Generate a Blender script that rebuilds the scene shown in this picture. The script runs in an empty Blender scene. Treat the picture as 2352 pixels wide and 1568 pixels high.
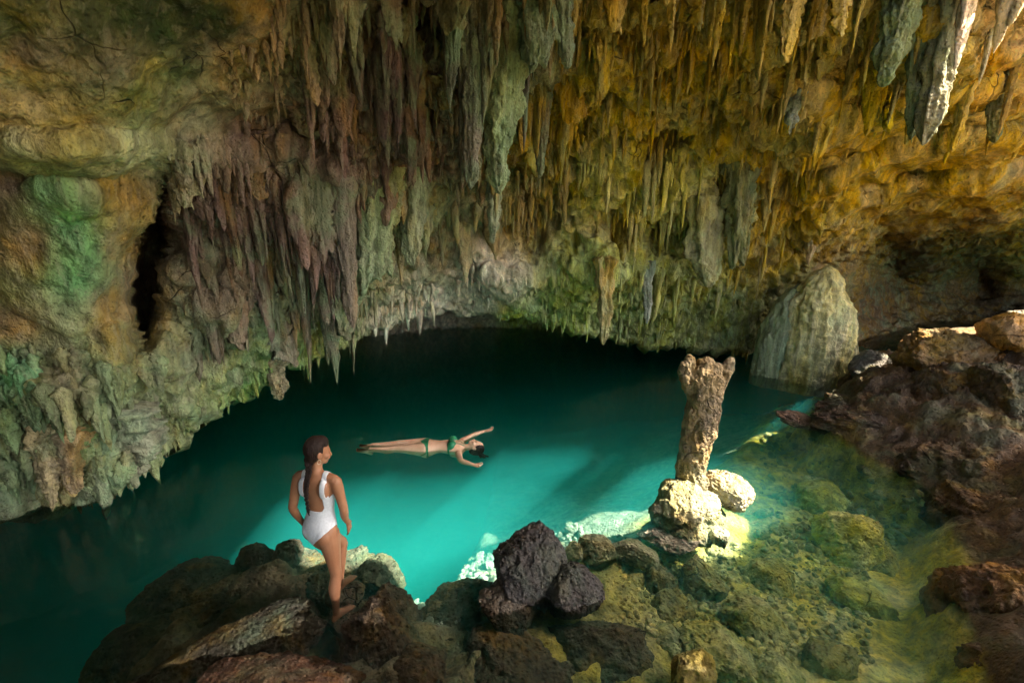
import bpy, bmesh, math, random
import numpy as np
from mathutils import Vector, Matrix

R = math.radians
random.seed(7)
rng = np.random.default_rng(7)
scene = bpy.context.scene
col = scene.collection

# ------------------------------------------------------------------ camera
CAM_H = 3.05
PITCH = R(14.8)
cam_data = bpy.data.cameras.new('camera')
cam_data.sensor_width = 36.0
cam_data.lens = 16.0
cam_data.clip_start = 0.05
cam_data.clip_end = 500
cam = bpy.data.objects.new('camera', cam_data)
col.objects.link(cam)
cam.location = (0, 0, CAM_H)
cam.rotation_euler = (math.pi / 2 - PITCH, 0, 0)
scene.camera = cam

# ------------------------------------------------------------------ sky and sun
SUN_TO = Vector((0.65, -0.15, 0.745)).normalized()      # direction towards the sun
elev = math.asin(SUN_TO.z)
azim = math.atan2(SUN_TO.x, SUN_TO.y)
world = bpy.data.worlds.new('World')
scene.world = world
world.use_nodes = True
nt = world.node_tree
bg = nt.nodes['Background']
sky = nt.nodes.new('ShaderNodeTexSky')
sky.sky_type = 'NISHITA'
sky.sun_disc = False
sky.sun_elevation = elev
sky.sun_rotation = azim
sky.air_density = 1.0
sky.dust_density = 5.0
sky.ozone_density = 1.0
nt.links.new(sky.outputs[0], bg.inputs[0])
bg.inputs[1].default_value = 0.15
sun = bpy.data.lights.new('sun', 'SUN')
sun.energy = 5.0
sun.angle = R(0.5)
sun.color = (1.0, 0.9, 0.74)
sun_o = bpy.data.objects.new('sun', sun)
col.objects.link(sun_o)
sun_o.location = SUN_TO * 40
sun_o.rotation_euler = SUN_TO.to_track_quat('Z', 'Y').to_euler()

scene.view_settings.view_transform = 'Standard'
scene.view_settings.look = 'None'
scene.view_settings.gamma = 1.0
scene.view_settings.exposure = 2.38
scene.view_settings.use_curve_mapping = False
cy = scene.cycles
cy.use_denoising = True
try:
    cy.denoiser = 'OPENIMAGEDENOISE'
except Exception:
    pass
cy.max_bounces = 5
cy.diffuse_bounces = 1
cy.glossy_bounces = 3
cy.transmission_bounces = 4
cy.volume_bounces = 2
cy.transparent_max_bounces = 12
cy.caustics_reflective = False
cy.caustics_refractive = False
cy.sample_clamp_indirect = 6.0
cy.use_adaptive_sampling = True
cy.adaptive_threshold = 0.035

# ------------------------------------------------------------------ helpers
F = 1045.0
CT, ST = math.cos(PITCH), math.sin(PITCH)

def at(px, py, Y):
    """world point seen at (px, py) of a 2352x1568 view, Y metres in front of the camera"""
    px = np.asarray(px, float); py = np.asarray(py, float); Y = np.asarray(Y, float)
    dx = (px - 1176) / F
    dv = (784 - py) / F
    t = Y / (CT + dv * ST)
    return np.stack([t * dx, Y + 0 * t, CAM_H + t * (-ST + dv * CT)], -1)

def atz(px, py, z):
    """world point at height z seen at (px, py)"""
    dv = (784 - py) / F
    t = (z - CAM_H) / (-ST + dv * CT)
    return np.array([t * (px - 1176) / F, t * (CT + dv * ST), z])

def proj(p):
    p = np.asarray(p, float)
    d = p[..., 1] * CT - (p[..., 2] - CAM_H) * ST
    u = p[..., 1] * ST + (p[..., 2] - CAM_H) * CT
    d = np.maximum(d, 0.3)
    return 1176 + F * p[..., 0] / d, 784 - F * u / d

_perm = np.random.default_rng(3).permutation(512).astype(np.int64)
_g = np.random.default_rng(4).normal(size=(512, 3))
_g /= np.linalg.norm(_g, axis=1)[:, None]

def pn(p, seed=0):
    """gradient noise about -0.6..0.6 for points (n,3)"""
    p = np.asarray(p, float) + seed * 17.31
    i = np.floor(p).astype(np.int64)
    f = p - i
    u = f * f * f * (f * (f * 6 - 15) + 10)
    out = 0
    for a in (0, 1):
        wx = u[:, 0] if a else 1 - u[:, 0]
        ha = _perm[(i[:, 0] + a) & 511]
        for b in (0, 1):
            wy = u[:, 1] if b else 1 - u[:, 1]
            hb = _perm[(ha + i[:, 1] + b) & 511]
            for c in (0, 1):
                wz = u[:, 2] if c else 1 - u[:, 2]
                h = _perm[(hb + i[:, 2] + c) & 511]
                g = _g[h]
                d = g[:, 0] * (f[:, 0] - a) + g[:, 1] * (f[:, 1] - b) + g[:, 2] * (f[:, 2] - c)
                out = out + wx * wy * wz * d
    return out

def fbm(p, octs=4, seed=0, gain=0.5, lac=2.03):
    p = np.asarray(p, float)
    a, s = 1.0, 0
    for k in range(octs):
        s = s + a * pn(p, seed + k)
        p = p * lac
        a *= gain
    return s

def ridged(p, octs=3, seed=0, gain=0.5):
    p = np.asarray(p, float)
    a, s = 1.0, 0
    for k in range(octs):
        s = s + a * (1 - 2.6 * np.abs(pn(p, seed + k)))
        p = p * 2.03
        a *= gain
    return s

def sstep(a, b, x):
    t = np.clip((x - a) / (b - a), 0, 1)
    return t * t * (3 - 2 * t)

def mesh_from(name, v, f, smooth=True, tint=None):
    me = bpy.data.meshes.new(name)
    v = np.ascontiguousarray(v, np.float32)
    f = np.ascontiguousarray(f, np.int32)
    n, k = f.shape
    me.vertices.add(len(v)); me.vertices.foreach_set('co', v.ravel())
    me.loops.add(n * k); me.loops.foreach_set('vertex_index', f.ravel())
    me.polygons.add(n)
    me.polygons.foreach_set('loop_start', np.arange(0, n * k, k, dtype=np.int32))
    me.polygons.foreach_set('loop_total', np.full(n, k, np.int32))
    if smooth:
        me.polygons.foreach_set('use_smooth', np.ones(n, bool))
    me.update(calc_edges=True)
    if tint is not None:
        a = me.attributes.new('tint', 'FLOAT_COLOR', 'POINT')
        t = np.ones((len(v), 4), np.float32)
        t[:, :3] = tint
        a.data.foreach_set('color', t.ravel())
    return me

def link(name, me, mat=None, parent=None, loc=None):
    o = bpy.data.objects.new(name, me)
    col.objects.link(o)
    if mat is not None and me is not None and not me.materials:
        me.materials.append(mat)
    if parent is not None:
        o.parent = parent
    if loc is not None:
        o.location = loc
    return o

def tag(o, label=None, category=None, group=None, kind=None):
    if label: o['label'] = label
    if category: o['category'] = category
    if group: o['group'] = group
    if kind: o['kind'] = kind
    return o

def grid_faces(nr, nc, wrap=False):
    r = np.arange(nr - 1)[:, None]
    c = np.arange(nc if wrap else nc - 1)[None, :]
    c1 = (c + 1) % nc
    a = r * nc + c; b = r * nc + c1; d = (r + 1) * nc + c; e = (r + 1) * nc + c1
    return np.stack([a, d, e, b], -1).reshape(-1, 4)

def normals_grid(P):
    du = np.gradient(P, axis=1); dv = np.gradient(P, axis=0)
    n = np.cross(du, dv)
    return n / np.maximum(np.linalg.norm(n, axis=-1, keepdims=True), 1e-9)

# ------------------------------------------------------------------ materials
class NB:
    def __init__(s, name):
        s.m = bpy.data.materials.new(name); s.m.use_nodes = True
        s.t = s.m.node_tree
        s.b = s.t.nodes['Principled BSDF']
        s.out = s.t.nodes['Material Output']
    def n(s, typ, **kw):
        x = s.t.nodes.new(typ)
        for k, v in kw.items(): setattr(x, k, v)
        return x
    def l(s, a, b): s.t.links.new(a, b)
    def val(s, sock, v): sock.default_value = v
    def noise(s, vec, scale, detail=4, rough=0.55, dist=0.0):
        x = s.n('ShaderNodeTexNoise')
        x.inputs['Scale'].default_value = scale
        x.inputs['Detail'].default_value = detail
        x.inputs['Roughness'].default_value = rough
        x.inputs['Distortion'].default_value = dist
        if vec is not None: s.l(vec, x.inputs['Vector'])
        return x.outputs[0]
    def rng(s, v, a, b, c=0.0, d=1.0):
        x = s.n('ShaderNodeMapRange')
        x.interpolation_type = 'SMOOTHSTEP'
        for i, q in enumerate((a, b, c, d)): x.inputs[i + 1].default_value = q
        s.l(v, x.inputs[0]); return x.outputs[0]
    def mix(s, fac, a, b, mode='MIX'):
        x = s.n('ShaderNodeMix'); x.data_type = 'RGBA'; x.blend_type = mode
        for sock, v in ((x.inputs[0], fac), (x.inputs[6], a), (x.inputs[7], b)):
            if isinstance(v, (int, float)): sock.default_value = v
            elif isinstance(v, tuple): sock.default_value = (*v, 1)
            else: s.l(v, sock)
        return x.outputs[2]
    def math(s, op, a, b=0.0):
        x = s.n('ShaderNodeMath', operation=op)
        for sock, v in ((x.inputs[0], a), (x.inputs[1], b)):
            if isinstance(v, (int, float)): sock.default_value = v
            else: s.l(v, sock)
        return x.outputs[0]
    def scaled(s, vec, sc):
        x = s.n('ShaderNodeVectorMath', operation='MULTIPLY')
        s.l(vec, x.inputs[0]); x.inputs[1].default_value = sc
        return x.outputs[0]

def rock_mat(name, source, base=None, algae=(0.10, 0.24, 0.12), algae_amt=0.5, ochre=(0.42, 0.24, 0.06), ochre_amt=0.35,
             rough=0.85, stretch=0.35, bump=0.6, pits=0.5, gloss=0.0, lightface=True, scale=1.0, streak=0.5, cracks=0.0):
    """limestone; source 'attr' (tint point attribute), 'object' (object colour) or 'base'"""
    b = NB(name)
    geo = b.n('ShaderNodeNewGeometry')
    pos = geo.outputs['Position']
    if source == 'attr':
        a = b.n('ShaderNodeAttribute'); a.attribute_name = 'tint'; c0 = a.outputs['Color']
    elif source == 'object':
        c0 = b.n('ShaderNodeObjectInfo').outputs['Color']
    else:
        c0 = b.n('ShaderNodeRGB').outputs[0]; c0.default_value = (*base, 1)
    vs = b.scaled(pos, (1, 1, stretch))
    n1 = b.noise(vs, 2.3 * scale, 6, 0.62, 0.4)
    n2 = b.noise(vs, 9.0 * scale, 5, 0.65, 0.3)
    n3 = b.noise(pos, 46 * scale, 4, 0.6)
    n4 = b.noise(b.scaled(pos, (1, 1, 0.12)), 16 * scale, 3, 0.6)
    # mineral staining
    c = b.mix(b.math('MULTIPLY', b.rng(n1, 0.50, 0.68), ochre_amt), c0, ochre)
    v = b.rng(n2, 0.25, 0.75, 0.48, 1.55)
    c = b.mix(1.0, c, b.n('ShaderNodeCombineColor').outputs[0], 'MULTIPLY') if False else c
    hs = b.n('ShaderNodeHueSaturation'); b.l(c, hs.inputs['Color']); b.l(v, hs.inputs['Value'])
    b.l(b.rng(n1, 0.3, 0.7, 0.8, 1.15), hs.inputs['Saturation'])
    c = hs.outputs[0]
    c = b.mix(b.math('MULTIPLY', b.rng(n4, 0.52, 0.66), streak * 0.5), c, (0.5, 0.43, 0.31))
    c = b.mix(b.math('MULTIPLY', b.rng(n3, 0.52, 0.7), 0.45), c, (0.06, 0.045, 0.03))
    if algae_amt > 0:
        g = b.noise(pos, 1.7 * scale, 5, 0.6, 0.5)
        gm = b.rng(g, 0.46, 0.62)
        if lightface:      # algae grows on faces that look to the daylight side
            d = b.n('ShaderNodeVectorMath', operation='DOT_PRODUCT')
            b.l(geo.outputs['Normal'], d.inputs[0]); d.inputs[1].default_value = (0.8, -0.55, 0.1)
            gm = b.math('MULTIPLY', gm, b.rng(d.outputs['Value'], -0.1, 0.7, 0.25, 1.0))
        gm = b.math('MULTIPLY', gm, algae_amt)
        ga = b.mix(b.rng(n2, 0.35, 0.65), algae, tuple(min(1, q * 1.9 + 0.03) for q in algae))
        c = b.mix(gm, c, ga)
    crk = None
    if cracks > 0:
        dn = b.n('ShaderNodeVectorMath', operation='ADD')
        nz = b.n('ShaderNodeTexNoise'); nz.inputs['Scale'].default_value = 3.0; b.l(pos, nz.inputs['Vector'])
        b.l(pos, dn.inputs[0]); b.l(b.scaled(nz.outputs['Color'], (.22, .22, .22)), dn.inputs[1])
        vc = b.n('ShaderNodeTexVoronoi'); vc.feature = 'DISTANCE_TO_EDGE'; vc.inputs['Scale'].default_value = 1.7 * scale
        b.l(dn.outputs[0], vc.inputs['Vector'])
        crk = b.math('MULTIPLY', b.rng(vc.outputs['Distance'], 0.0, 0.012, 1.0, 0.0), b.rng(b.noise(pos, 1.1, 2), 0.54, 0.64))
        c = b.mix(b.math('MULTIPLY', crk, cracks), c, (.03, .022, .015))
    b.l(c, b.b.inputs['Base Color'])
    rv = b.rng(n2, 0.3, 0.7, rough - 0.12 - gloss, rough + 0.05 - gloss * 0.5)
    b.l(rv, b.b.inputs['Roughness'])
    b.b.inputs['Specular IOR Level'].default_value = 0.35 + gloss
    # relief: fine grain, vertical drip relief, pits
    h = b.math('ADD', b.math('MULTIPLY', n2, 1.0), b.math('MULTIPLY', n3, 0.28))
    h = b.math('ADD', h, b.math('MULTIPLY', n4, 0.5 * streak))
    if pits > 0:
        vo = b.n('ShaderNodeTexVoronoi'); vo.inputs['Scale'].default_value = 24 * scale
        b.l(pos, vo.inputs['Vector'])
        h = b.math('ADD', h, b.math('MULTIPLY', b.rng(vo.outputs['Distance'], 0.05, 0.5), pits * 0.5))
    if crk is not None: h = b.math('SUBTRACT', h, b.math('MULTIPLY', crk, 0.8))
    bp = b.n('ShaderNodeBump'); bp.inputs['Strength'].default_value = bump; bp.inputs['Distance'].default_value = 0.05
    b.l(h, bp.inputs['Height']); b.l(bp.outputs[0], b.b.inputs['Normal'])
    return b.m

M = {}
M['cave'] = rock_mat('cave_limestone', 'attr', algae=(.10, .25, .14), algae_amt=0.24, pits=0.5, bump=0.9, cracks=0.7)
M['drip'] = rock_mat('dripstone', 'object', algae=(.12, .25, .12), algae_amt=0.34, stretch=0.25, pits=0.45, bump=1.0)
M['drip_small'] = rock_mat('dripstone_small', 'attr', algae=(.12, .25, .12), algae_amt=0.3, stretch=0.25, pits=0.4, bump=0.9)
M['bed'] = rock_mat('pool_bed_sediment', 'attr', algae_amt=0.15, stretch=1, pits=0.7, bump=0.85, lightface=False, streak=0.1, ochre=(0.33, 0.26, 0.10))
M['boulder'] = rock_mat('boulder_limestone', 'object', algae_amt=0.15, stretch=0.8, pits=0.7, bump=1.0, cracks=0.6, lightface=False, streak=0.2)
M['wet'] = rock_mat('wet_rock', 'object', ochre=(.10, .055, .025), ochre_amt=0.3, algae_amt=0.05, stretch=0.8, pits=0.8, bump=1.0, gloss=0.22, lightface=False, streak=0.1)

# water: clear surface that mirrors by Fresnel, a tinted scattering body below it
b = NB('pool_water')
b.t.nodes.remove(b.b)
tr = b.n('ShaderNodeBsdfTransparent')
gl = b.n('ShaderNodeBsdfGlossy'); gl.inputs['Roughness'].default_value = 0.04
fr = b.n('ShaderNodeFresnel'); fr.inputs['IOR'].default_value = 1.33
geo = b.n('ShaderNodeNewGeometry')
wn = b.noise(b.scaled(geo.outputs['Position'], (1.0, 1.6, 1)), 2.2, 3, 0.5, 0.4)
bp = b.n('ShaderNodeBump'); bp.inputs['Strength'].default_value = 0.10; bp.inputs['Distance'].default_value = 0.2
b.l(wn, bp.inputs['Height']); b.l(bp.outputs[0], gl.inputs['Normal']); b.l(bp.outputs[0], fr.inputs['Normal'])
mx = b.n('ShaderNodeMixShader')
b.l(fr.outputs[0], mx.inputs[0]); b.l(tr.outputs[0], mx.inputs[1]); b.l(gl.outputs[0], mx.inputs[2])
b.l(mx.outputs[0], b.out.inputs['Surface'])
WATER_ABS = (0.33, 0.07, 0.082)      # absorption per metre
WATER_SCA = (0.01, 0.158, 0.158)
va = b.n('ShaderNodeVolumeAbsorption'); vs_ = b.n('ShaderNodeVolumeScatter')
k = max(WATER_ABS) * 1.0
va.inputs['Color'].default_value = (*[1 - a / k for a in WATER_ABS], 1); va.inputs['Density'].default_value = k
k2 = max(WATER_SCA)
vs_.inputs['Color'].default_value = (*[a / k2 for a in WATER_SCA], 1); vs_.inputs['Density'].default_value = k2
vs_.inputs['Anisotropy'].default_value = 0.0
ad = b.n('ShaderNodeAddShader')
b.l(va.outputs[0], ad.inputs[0]); b.l(vs_.outputs[0], ad.inputs[1]); b.l(ad.outputs[0], b.out.inputs['Volume'])
M['water'] = b.m

# ------------------------------------------------------------------ cave shell
# lip of the arch: where the hanging wall ends above the water (px, py, Y)
LIP = np.array([(-1400, 1700, 1.2), (-900, 1560, 2.0), (-600, 1420, 2.95), (-250, 1270, 3.75), (0, 1175, 4.3), (200, 1140, 4.6), (330, 1060, 4.95), (450, 962, 5.75),
                (600, 872, 6.6), (800, 760, 7.9), (900, 722, 8.35), (1000, 708, 8.6), (1200, 716, 8.8), (1400, 765, 9.3), (1600, 792, 9.9),
                (1800, 803, 10.3), (1930, 798, 11.6), (2050, 795, 12.4), (2200, 800, 12.4), (2400, 800, 12.2), (2700, 800, 12.6), (3100, 805, 10.4), (3600, 805, 9.0)], float)
CTRL = []
def row(py, *pts):
    for px, Y in pts: CTRL.append((px, py, Y))
row(-1300, (-1400, 0.8), (-600, 1.3), (0, 1.6), (1200, 2.1), (2400, 2.3), (3400, 2.2))
row(-800, (-1400, 1.0), (-600, 1.7), (0, 2.15), (1200, 2.8), (2400, 3.1), (3400, 3.0))
row(-300, (-1400, 1.1), (-600, 2.1), (0, 2.65), (600, 3.3), (1200, 4.0), (1800, 4.2), (2400, 4.4), (3400, 4.3))
row(0, (-1400, 1.15), (-600, 2.35), (0, 3.0), (300, 3.45), (600, 4.0), (900, 4.7), (1200, 5.1), (1500, 5.3), (1800, 5.3), (2100, 5.4), (2400, 5.5), (3400, 5.2))
row(250, (-600, 2.6), (0, 3.35), (300, 3.9), (600, 4.8), (900, 5.6), (1200, 6.2), (1500, 6.6), (1800, 6.6), (2100, 6.9), (2400, 7.1), (3400, 6.2))
row(400, (-600, 2.75), (0, 3.7), (250, 4.05), (420, 4.85), (600, 5.25), (800, 5.85), (1000, 6.5), (1200, 7.0), (1500, 7.4), (1800, 7.9), (2100, 8.4), (2400, 8.5), (3400, 7.0))
row(550, (-600, 2.85), (0, 3.85), (250, 4.2), (420, 5.15), (600, 5.6), (800, 6.4), (1000, 7.3), (1200, 7.9), (1500, 8.3), (1800, 9.2), (1950, 9.8), (2100, 11.2), (2250, 11.8), (2400, 11.8), (3400, 8.5))
row(620, (2050, 15.0), (2250, 16.0), (2450, 15.6))
row(680, (-600, 2.9), (0, 4.0), (250, 4.35), (420, 5.3), (600, 5.9), (800, 7.1), (1000, 8.2), (1200, 8.5), (1500, 9.1), (1800, 10.0), (1930, 11.5), (2050, 14.6), (2300, 15.4), (3400, 9.5))
row(820, (-600, 2.9), (0, 4.1), (250, 4.45), (450, 5.55), (600, 6.4))
row(950, (-600, 2.9), (0, 4.2), (250, 4.6), (430, 5.55))
for px, py, Y in LIP: CTRL.append((px, py, Y))
CTRL = np.array(CTRL)

class TPS:
    def __init__(s, x, y, z, lam=2e-4):
        s.p = np.stack([x, y], 1) / 1000.0
        n = len(s.p)
        K = s.k(np.linalg.norm(s.p[:, None] - s.p[None], axis=2)) + lam * np.eye(n)
        P = np.concatenate([np.ones((n, 1)), s.p], 1)
        A = np.block([[K, P], [P.T, np.zeros((3, 3))]])
        s.w = np.linalg.solve(A, np.concatenate([z, np.zeros(3)]))
    @staticmethod
    def k(r): return np.where(r > 0, r * r * np.log(np.maximum(r, 1e-9)), 0)
    def __call__(s, x, y):
        q = np.stack([np.ravel(x), np.ravel(y)], 1) / 1000.0
        out = s.w[-3] + q @ s.w[-2:]
        for i in range(len(s.p)):
            out += s.w[i] * s.k(np.linalg.norm(q - s.p[i], axis=1))
        return out.reshape(np.shape(x))
depth = TPS(CTRL[:, 0], CTRL[:, 1], CTRL[:, 2])

def bump2(x, y, cx, cy_, sx, sy): return np.exp(-((x - cx) / sx) ** 2 - ((y - cy_) / sy) ** 2)

def shell_Y(px, py):
    Y = depth(px, py)
    # the dark crevice beside the fluted wall, leaning
    cx = 355 - (py - 600) * 0.12
    Y = Y + 3.0 * np.exp(-((px - cx) / np.interp(py, [400, 560, 680, 800], [18, 55, 48, 26])) ** 4) * sstep(390, 470, py) * (1 - sstep(730, 830, py))
    # overhanging pale band above the left panel
    Y = Y - 0.22 * bump2(px, py, 150, 345, 420, 40) + 0.12 * bump2(px, py, 100, 400, 260, 22)
    # hanging shelf over the water at the back
    Y = Y - 0.55 * bump2(px, py, 1400, 610, 130, 45)
    Y = Y - 0.35 * bump2(px, py, 1180, 640, 120, 30)
    # hanging masses and the hollows between them
    for cx_, cy_, sx, sy, a in ((720, 430, 110, 90, -.30), (1120, 130, 120, 120, -.45), (900, 240, 90, 100, -.35), (1640, 520, 90, 60, -.45), (1810, 250, 110, 60, -.40), (1500, 300, 140, 60, .35), (1300, 470, 110, 60, .30),
                                (1010, 430, 60, 90, .30), (600, 300, 80, 60, .25), (1240, 280, 70, 80, .35), (1980, 120, 80, 60, .35), (2150, 120, 70, 90, -.35), (560, 760, 90, 60, -.25), (850, 560, 70, 110, -.30), (150, 900, 160, 50, -.25), (1400, 130, 90, 60, -.25), (1700, 60, 90, 60, .3)):
        Y = Y + a * bump2(px, py, cx_, cy_, sx, sy)
    q = np.stack([np.ravel(px) / 170.0, np.ravel(py) / 150.0, np.ravel(Y) * 0.5], 1)
    Y = Y - (0.36 * fbm(q, 2, 33)).reshape(np.shape(Y)) * sstep(-100, 100, py) * (0.12 + 0.88 * sstep(380, 620, px + 0.6 * (py - 250)))
    # ledges in the ceiling to the right
    s = (py + (px - 1700) * 0.22)
    led = sstep(1650, 2000, px)
    for c, a in ((330, .3), (440, .4), (530, .5)):
        Y = Y - a * led * np.exp(-((s - c - 18 * np.sin(px / 90.0)) / 26.0) ** 2)
    return Y

TINTS = np.array([
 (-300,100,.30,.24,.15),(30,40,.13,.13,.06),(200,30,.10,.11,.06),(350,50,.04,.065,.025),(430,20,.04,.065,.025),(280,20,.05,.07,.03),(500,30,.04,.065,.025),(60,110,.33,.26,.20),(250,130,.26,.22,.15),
 (60,190,0.72,0.55,0.30),(20,260,0.62,0.47,0.22),(200,230,.42,.35,.20),(330,150,0.62,0.52,0.27),(300,200,.20,.22,.10),(420,170,.16,.20,.09),(450,230,0.55,0.47,0.27),
 (520,130,0.69,0.58,0.34),(620,60,0.66,0.55,0.32),(600,220,0.61,0.51,0.34),(100,310,0.66,0.55,0.27),(50,350,0.63,0.61,0.35),(300,330,0.69,0.69,0.45),(450,290,0.69,0.69,0.46),(560,300,.40,.34,.27),
 (20,410,.32,.25,.21),(120,440,.22,.36,.19),(160,520,.22,.44,.21),(180,640,.24,.46,.22),(200,580,.26,.46,.22),(60,560,.34,.25,.16),(40,660,.28,.28,.15),(40,740,.33,.24,.15),
 (270,450,.42,.29,.14),(270,560,.40,.26,.12),(250,700,.34,.25,.15),(300,640,.34,.25,.17),
 (30,850,.16,.32,.17),(150,860,.28,.25,.16),(230,900,.27,.28,.17),(100,960,.20,.27,.15),(130,1050,.46,.35,.18),(220,1040,.26,.31,.19),(300,1020,.34,.36,.22),(30,1080,.22,.26,.17),(300,920,.30,.33,.20),
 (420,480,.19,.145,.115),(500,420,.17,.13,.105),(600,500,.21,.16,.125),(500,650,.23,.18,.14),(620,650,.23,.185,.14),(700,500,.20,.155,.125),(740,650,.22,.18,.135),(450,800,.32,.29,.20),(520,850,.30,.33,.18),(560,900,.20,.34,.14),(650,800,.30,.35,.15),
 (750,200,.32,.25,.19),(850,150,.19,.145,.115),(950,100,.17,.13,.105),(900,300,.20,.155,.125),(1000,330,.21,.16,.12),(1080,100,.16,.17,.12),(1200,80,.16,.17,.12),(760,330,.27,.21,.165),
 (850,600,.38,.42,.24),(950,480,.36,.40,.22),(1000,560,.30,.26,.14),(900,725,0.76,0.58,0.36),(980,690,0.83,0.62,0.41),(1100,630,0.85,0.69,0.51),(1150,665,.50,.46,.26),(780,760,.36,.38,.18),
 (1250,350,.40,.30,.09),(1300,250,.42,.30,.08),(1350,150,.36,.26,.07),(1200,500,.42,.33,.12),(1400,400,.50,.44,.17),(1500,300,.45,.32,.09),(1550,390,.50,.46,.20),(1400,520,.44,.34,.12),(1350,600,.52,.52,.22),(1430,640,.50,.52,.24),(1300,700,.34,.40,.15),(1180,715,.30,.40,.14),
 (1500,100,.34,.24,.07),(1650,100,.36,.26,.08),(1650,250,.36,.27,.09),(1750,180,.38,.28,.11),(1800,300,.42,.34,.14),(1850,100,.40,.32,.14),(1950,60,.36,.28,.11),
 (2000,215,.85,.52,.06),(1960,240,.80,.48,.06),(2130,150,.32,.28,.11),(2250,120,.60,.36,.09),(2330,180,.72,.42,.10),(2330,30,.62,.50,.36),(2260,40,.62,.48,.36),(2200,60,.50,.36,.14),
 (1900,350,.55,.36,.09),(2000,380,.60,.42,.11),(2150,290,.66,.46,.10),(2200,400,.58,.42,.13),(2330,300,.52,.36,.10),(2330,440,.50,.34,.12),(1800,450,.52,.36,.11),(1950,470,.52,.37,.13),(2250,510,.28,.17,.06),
 (1650,450,.36,.33,.13),(1600,580,.30,.30,.12),(1750,580,.44,.32,.12),(1650,700,.17,.19,.075),(1500,720,.22,.24,.09),(1800,700,.20,.17,.07),(1900,600,.36,.24,.10),
 (2100,600,.14,.085,.04),(2000,700,.13,.08,.04),(2250,600,.14,.09,.05),(2300,700,.12,.08,.045),(2400,550,.32,.22,.10),(2800,400,.4,.3,.14),(1200,-400,.3,.25,.16),(2200,-400,.4,.32,.18),(0,-400,.26,.24,.16)], float)  # far right recess tints darkened to paint in its shade

_l = TINTS[:, 2:5] @ np.array([.3, .59, .11])
TINTS[:, 2:5] = np.clip(_l[:, None] + 1.35 * (TINTS[:, 2:5] - _l[:, None]), .012, .9)
TINTS[(TINTS[:, 0] > 1250) & (TINTS[:, 1] < 560), 2:5] *= np.array([1.28, 1.22, 1.1])  # golden ceiling tints raised to stand in for warm bounced light
TINTS[(TINTS[:, 0] > 880) & (TINTS[:, 0] < 1160) & (TINTS[:, 1] > 620), 2:5] = np.array([.84, .68, .50])  # sunlit strip on the arch lip painted in as a near-white tint
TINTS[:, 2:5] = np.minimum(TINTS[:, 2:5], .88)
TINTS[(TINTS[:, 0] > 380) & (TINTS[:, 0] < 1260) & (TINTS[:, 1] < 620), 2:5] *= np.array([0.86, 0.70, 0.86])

def tint_at(px, py, jitter=0):
    px = np.clip(np.ravel(px), -400, 2800); py = np.clip(np.ravel(py), -400, 1200)
    num = np.zeros((len(px), 3)); den = np.zeros(len(px))
    for t in TINTS:
        w = 1.0 / (((px - t[0]) ** 2 + (py - t[1]) ** 2) + 300.0) ** 1.6
        num += w[:, None] * t[2:5]; den += w
    return num / den[:, None]

# roof holes added in plan (x, y, rx, ry), aimed so sun strikes chosen spots
AIMED_HOLES = [(7.6, 3.75, 1.0, 0.75), (4.05, 3.30, 1.7, 0.75), (5.5, 4.5, 0.85, 0.45), (11.4, 5.95, 0.55, 0.4), (10.1, 6.25, 0.55, 0.4)]
def hole(P):
    """negative inside a hole"""
    n = fbm(np.stack([P[:, 0] * 0.9, P[:, 1] * 0.9, 0 * P[:, 0]], 1), 3, 40) * 0.3
    d = np.full(len(P), 9.0)
    for x, y, rx, ry in AIMED_HOLES:
        d = np.minimum(d, np.sqrt(((P[:, 0] - x) / rx) ** 2 + ((P[:, 1] - y) / ry) ** 2) - 1 + n)
    return d

def flute_amt(px, py):
    return (sstep(350, 430, px) * (1 - sstep(900, 1080, px)) * sstep(300, 380, py - (px - 400) * -0.25) * 1.0
            + 0.6 * sstep(640, 760, px) * (1 - sstep(1250, 1400, px)) * (1 - sstep(330, 460, py))
            + 0.35 * sstep(1000, 1200, px) * (1 - sstep(1750, 1900, px)) + 0.5 * (1 - sstep(250, 380, px)) * sstep(790, 850, py))

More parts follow.
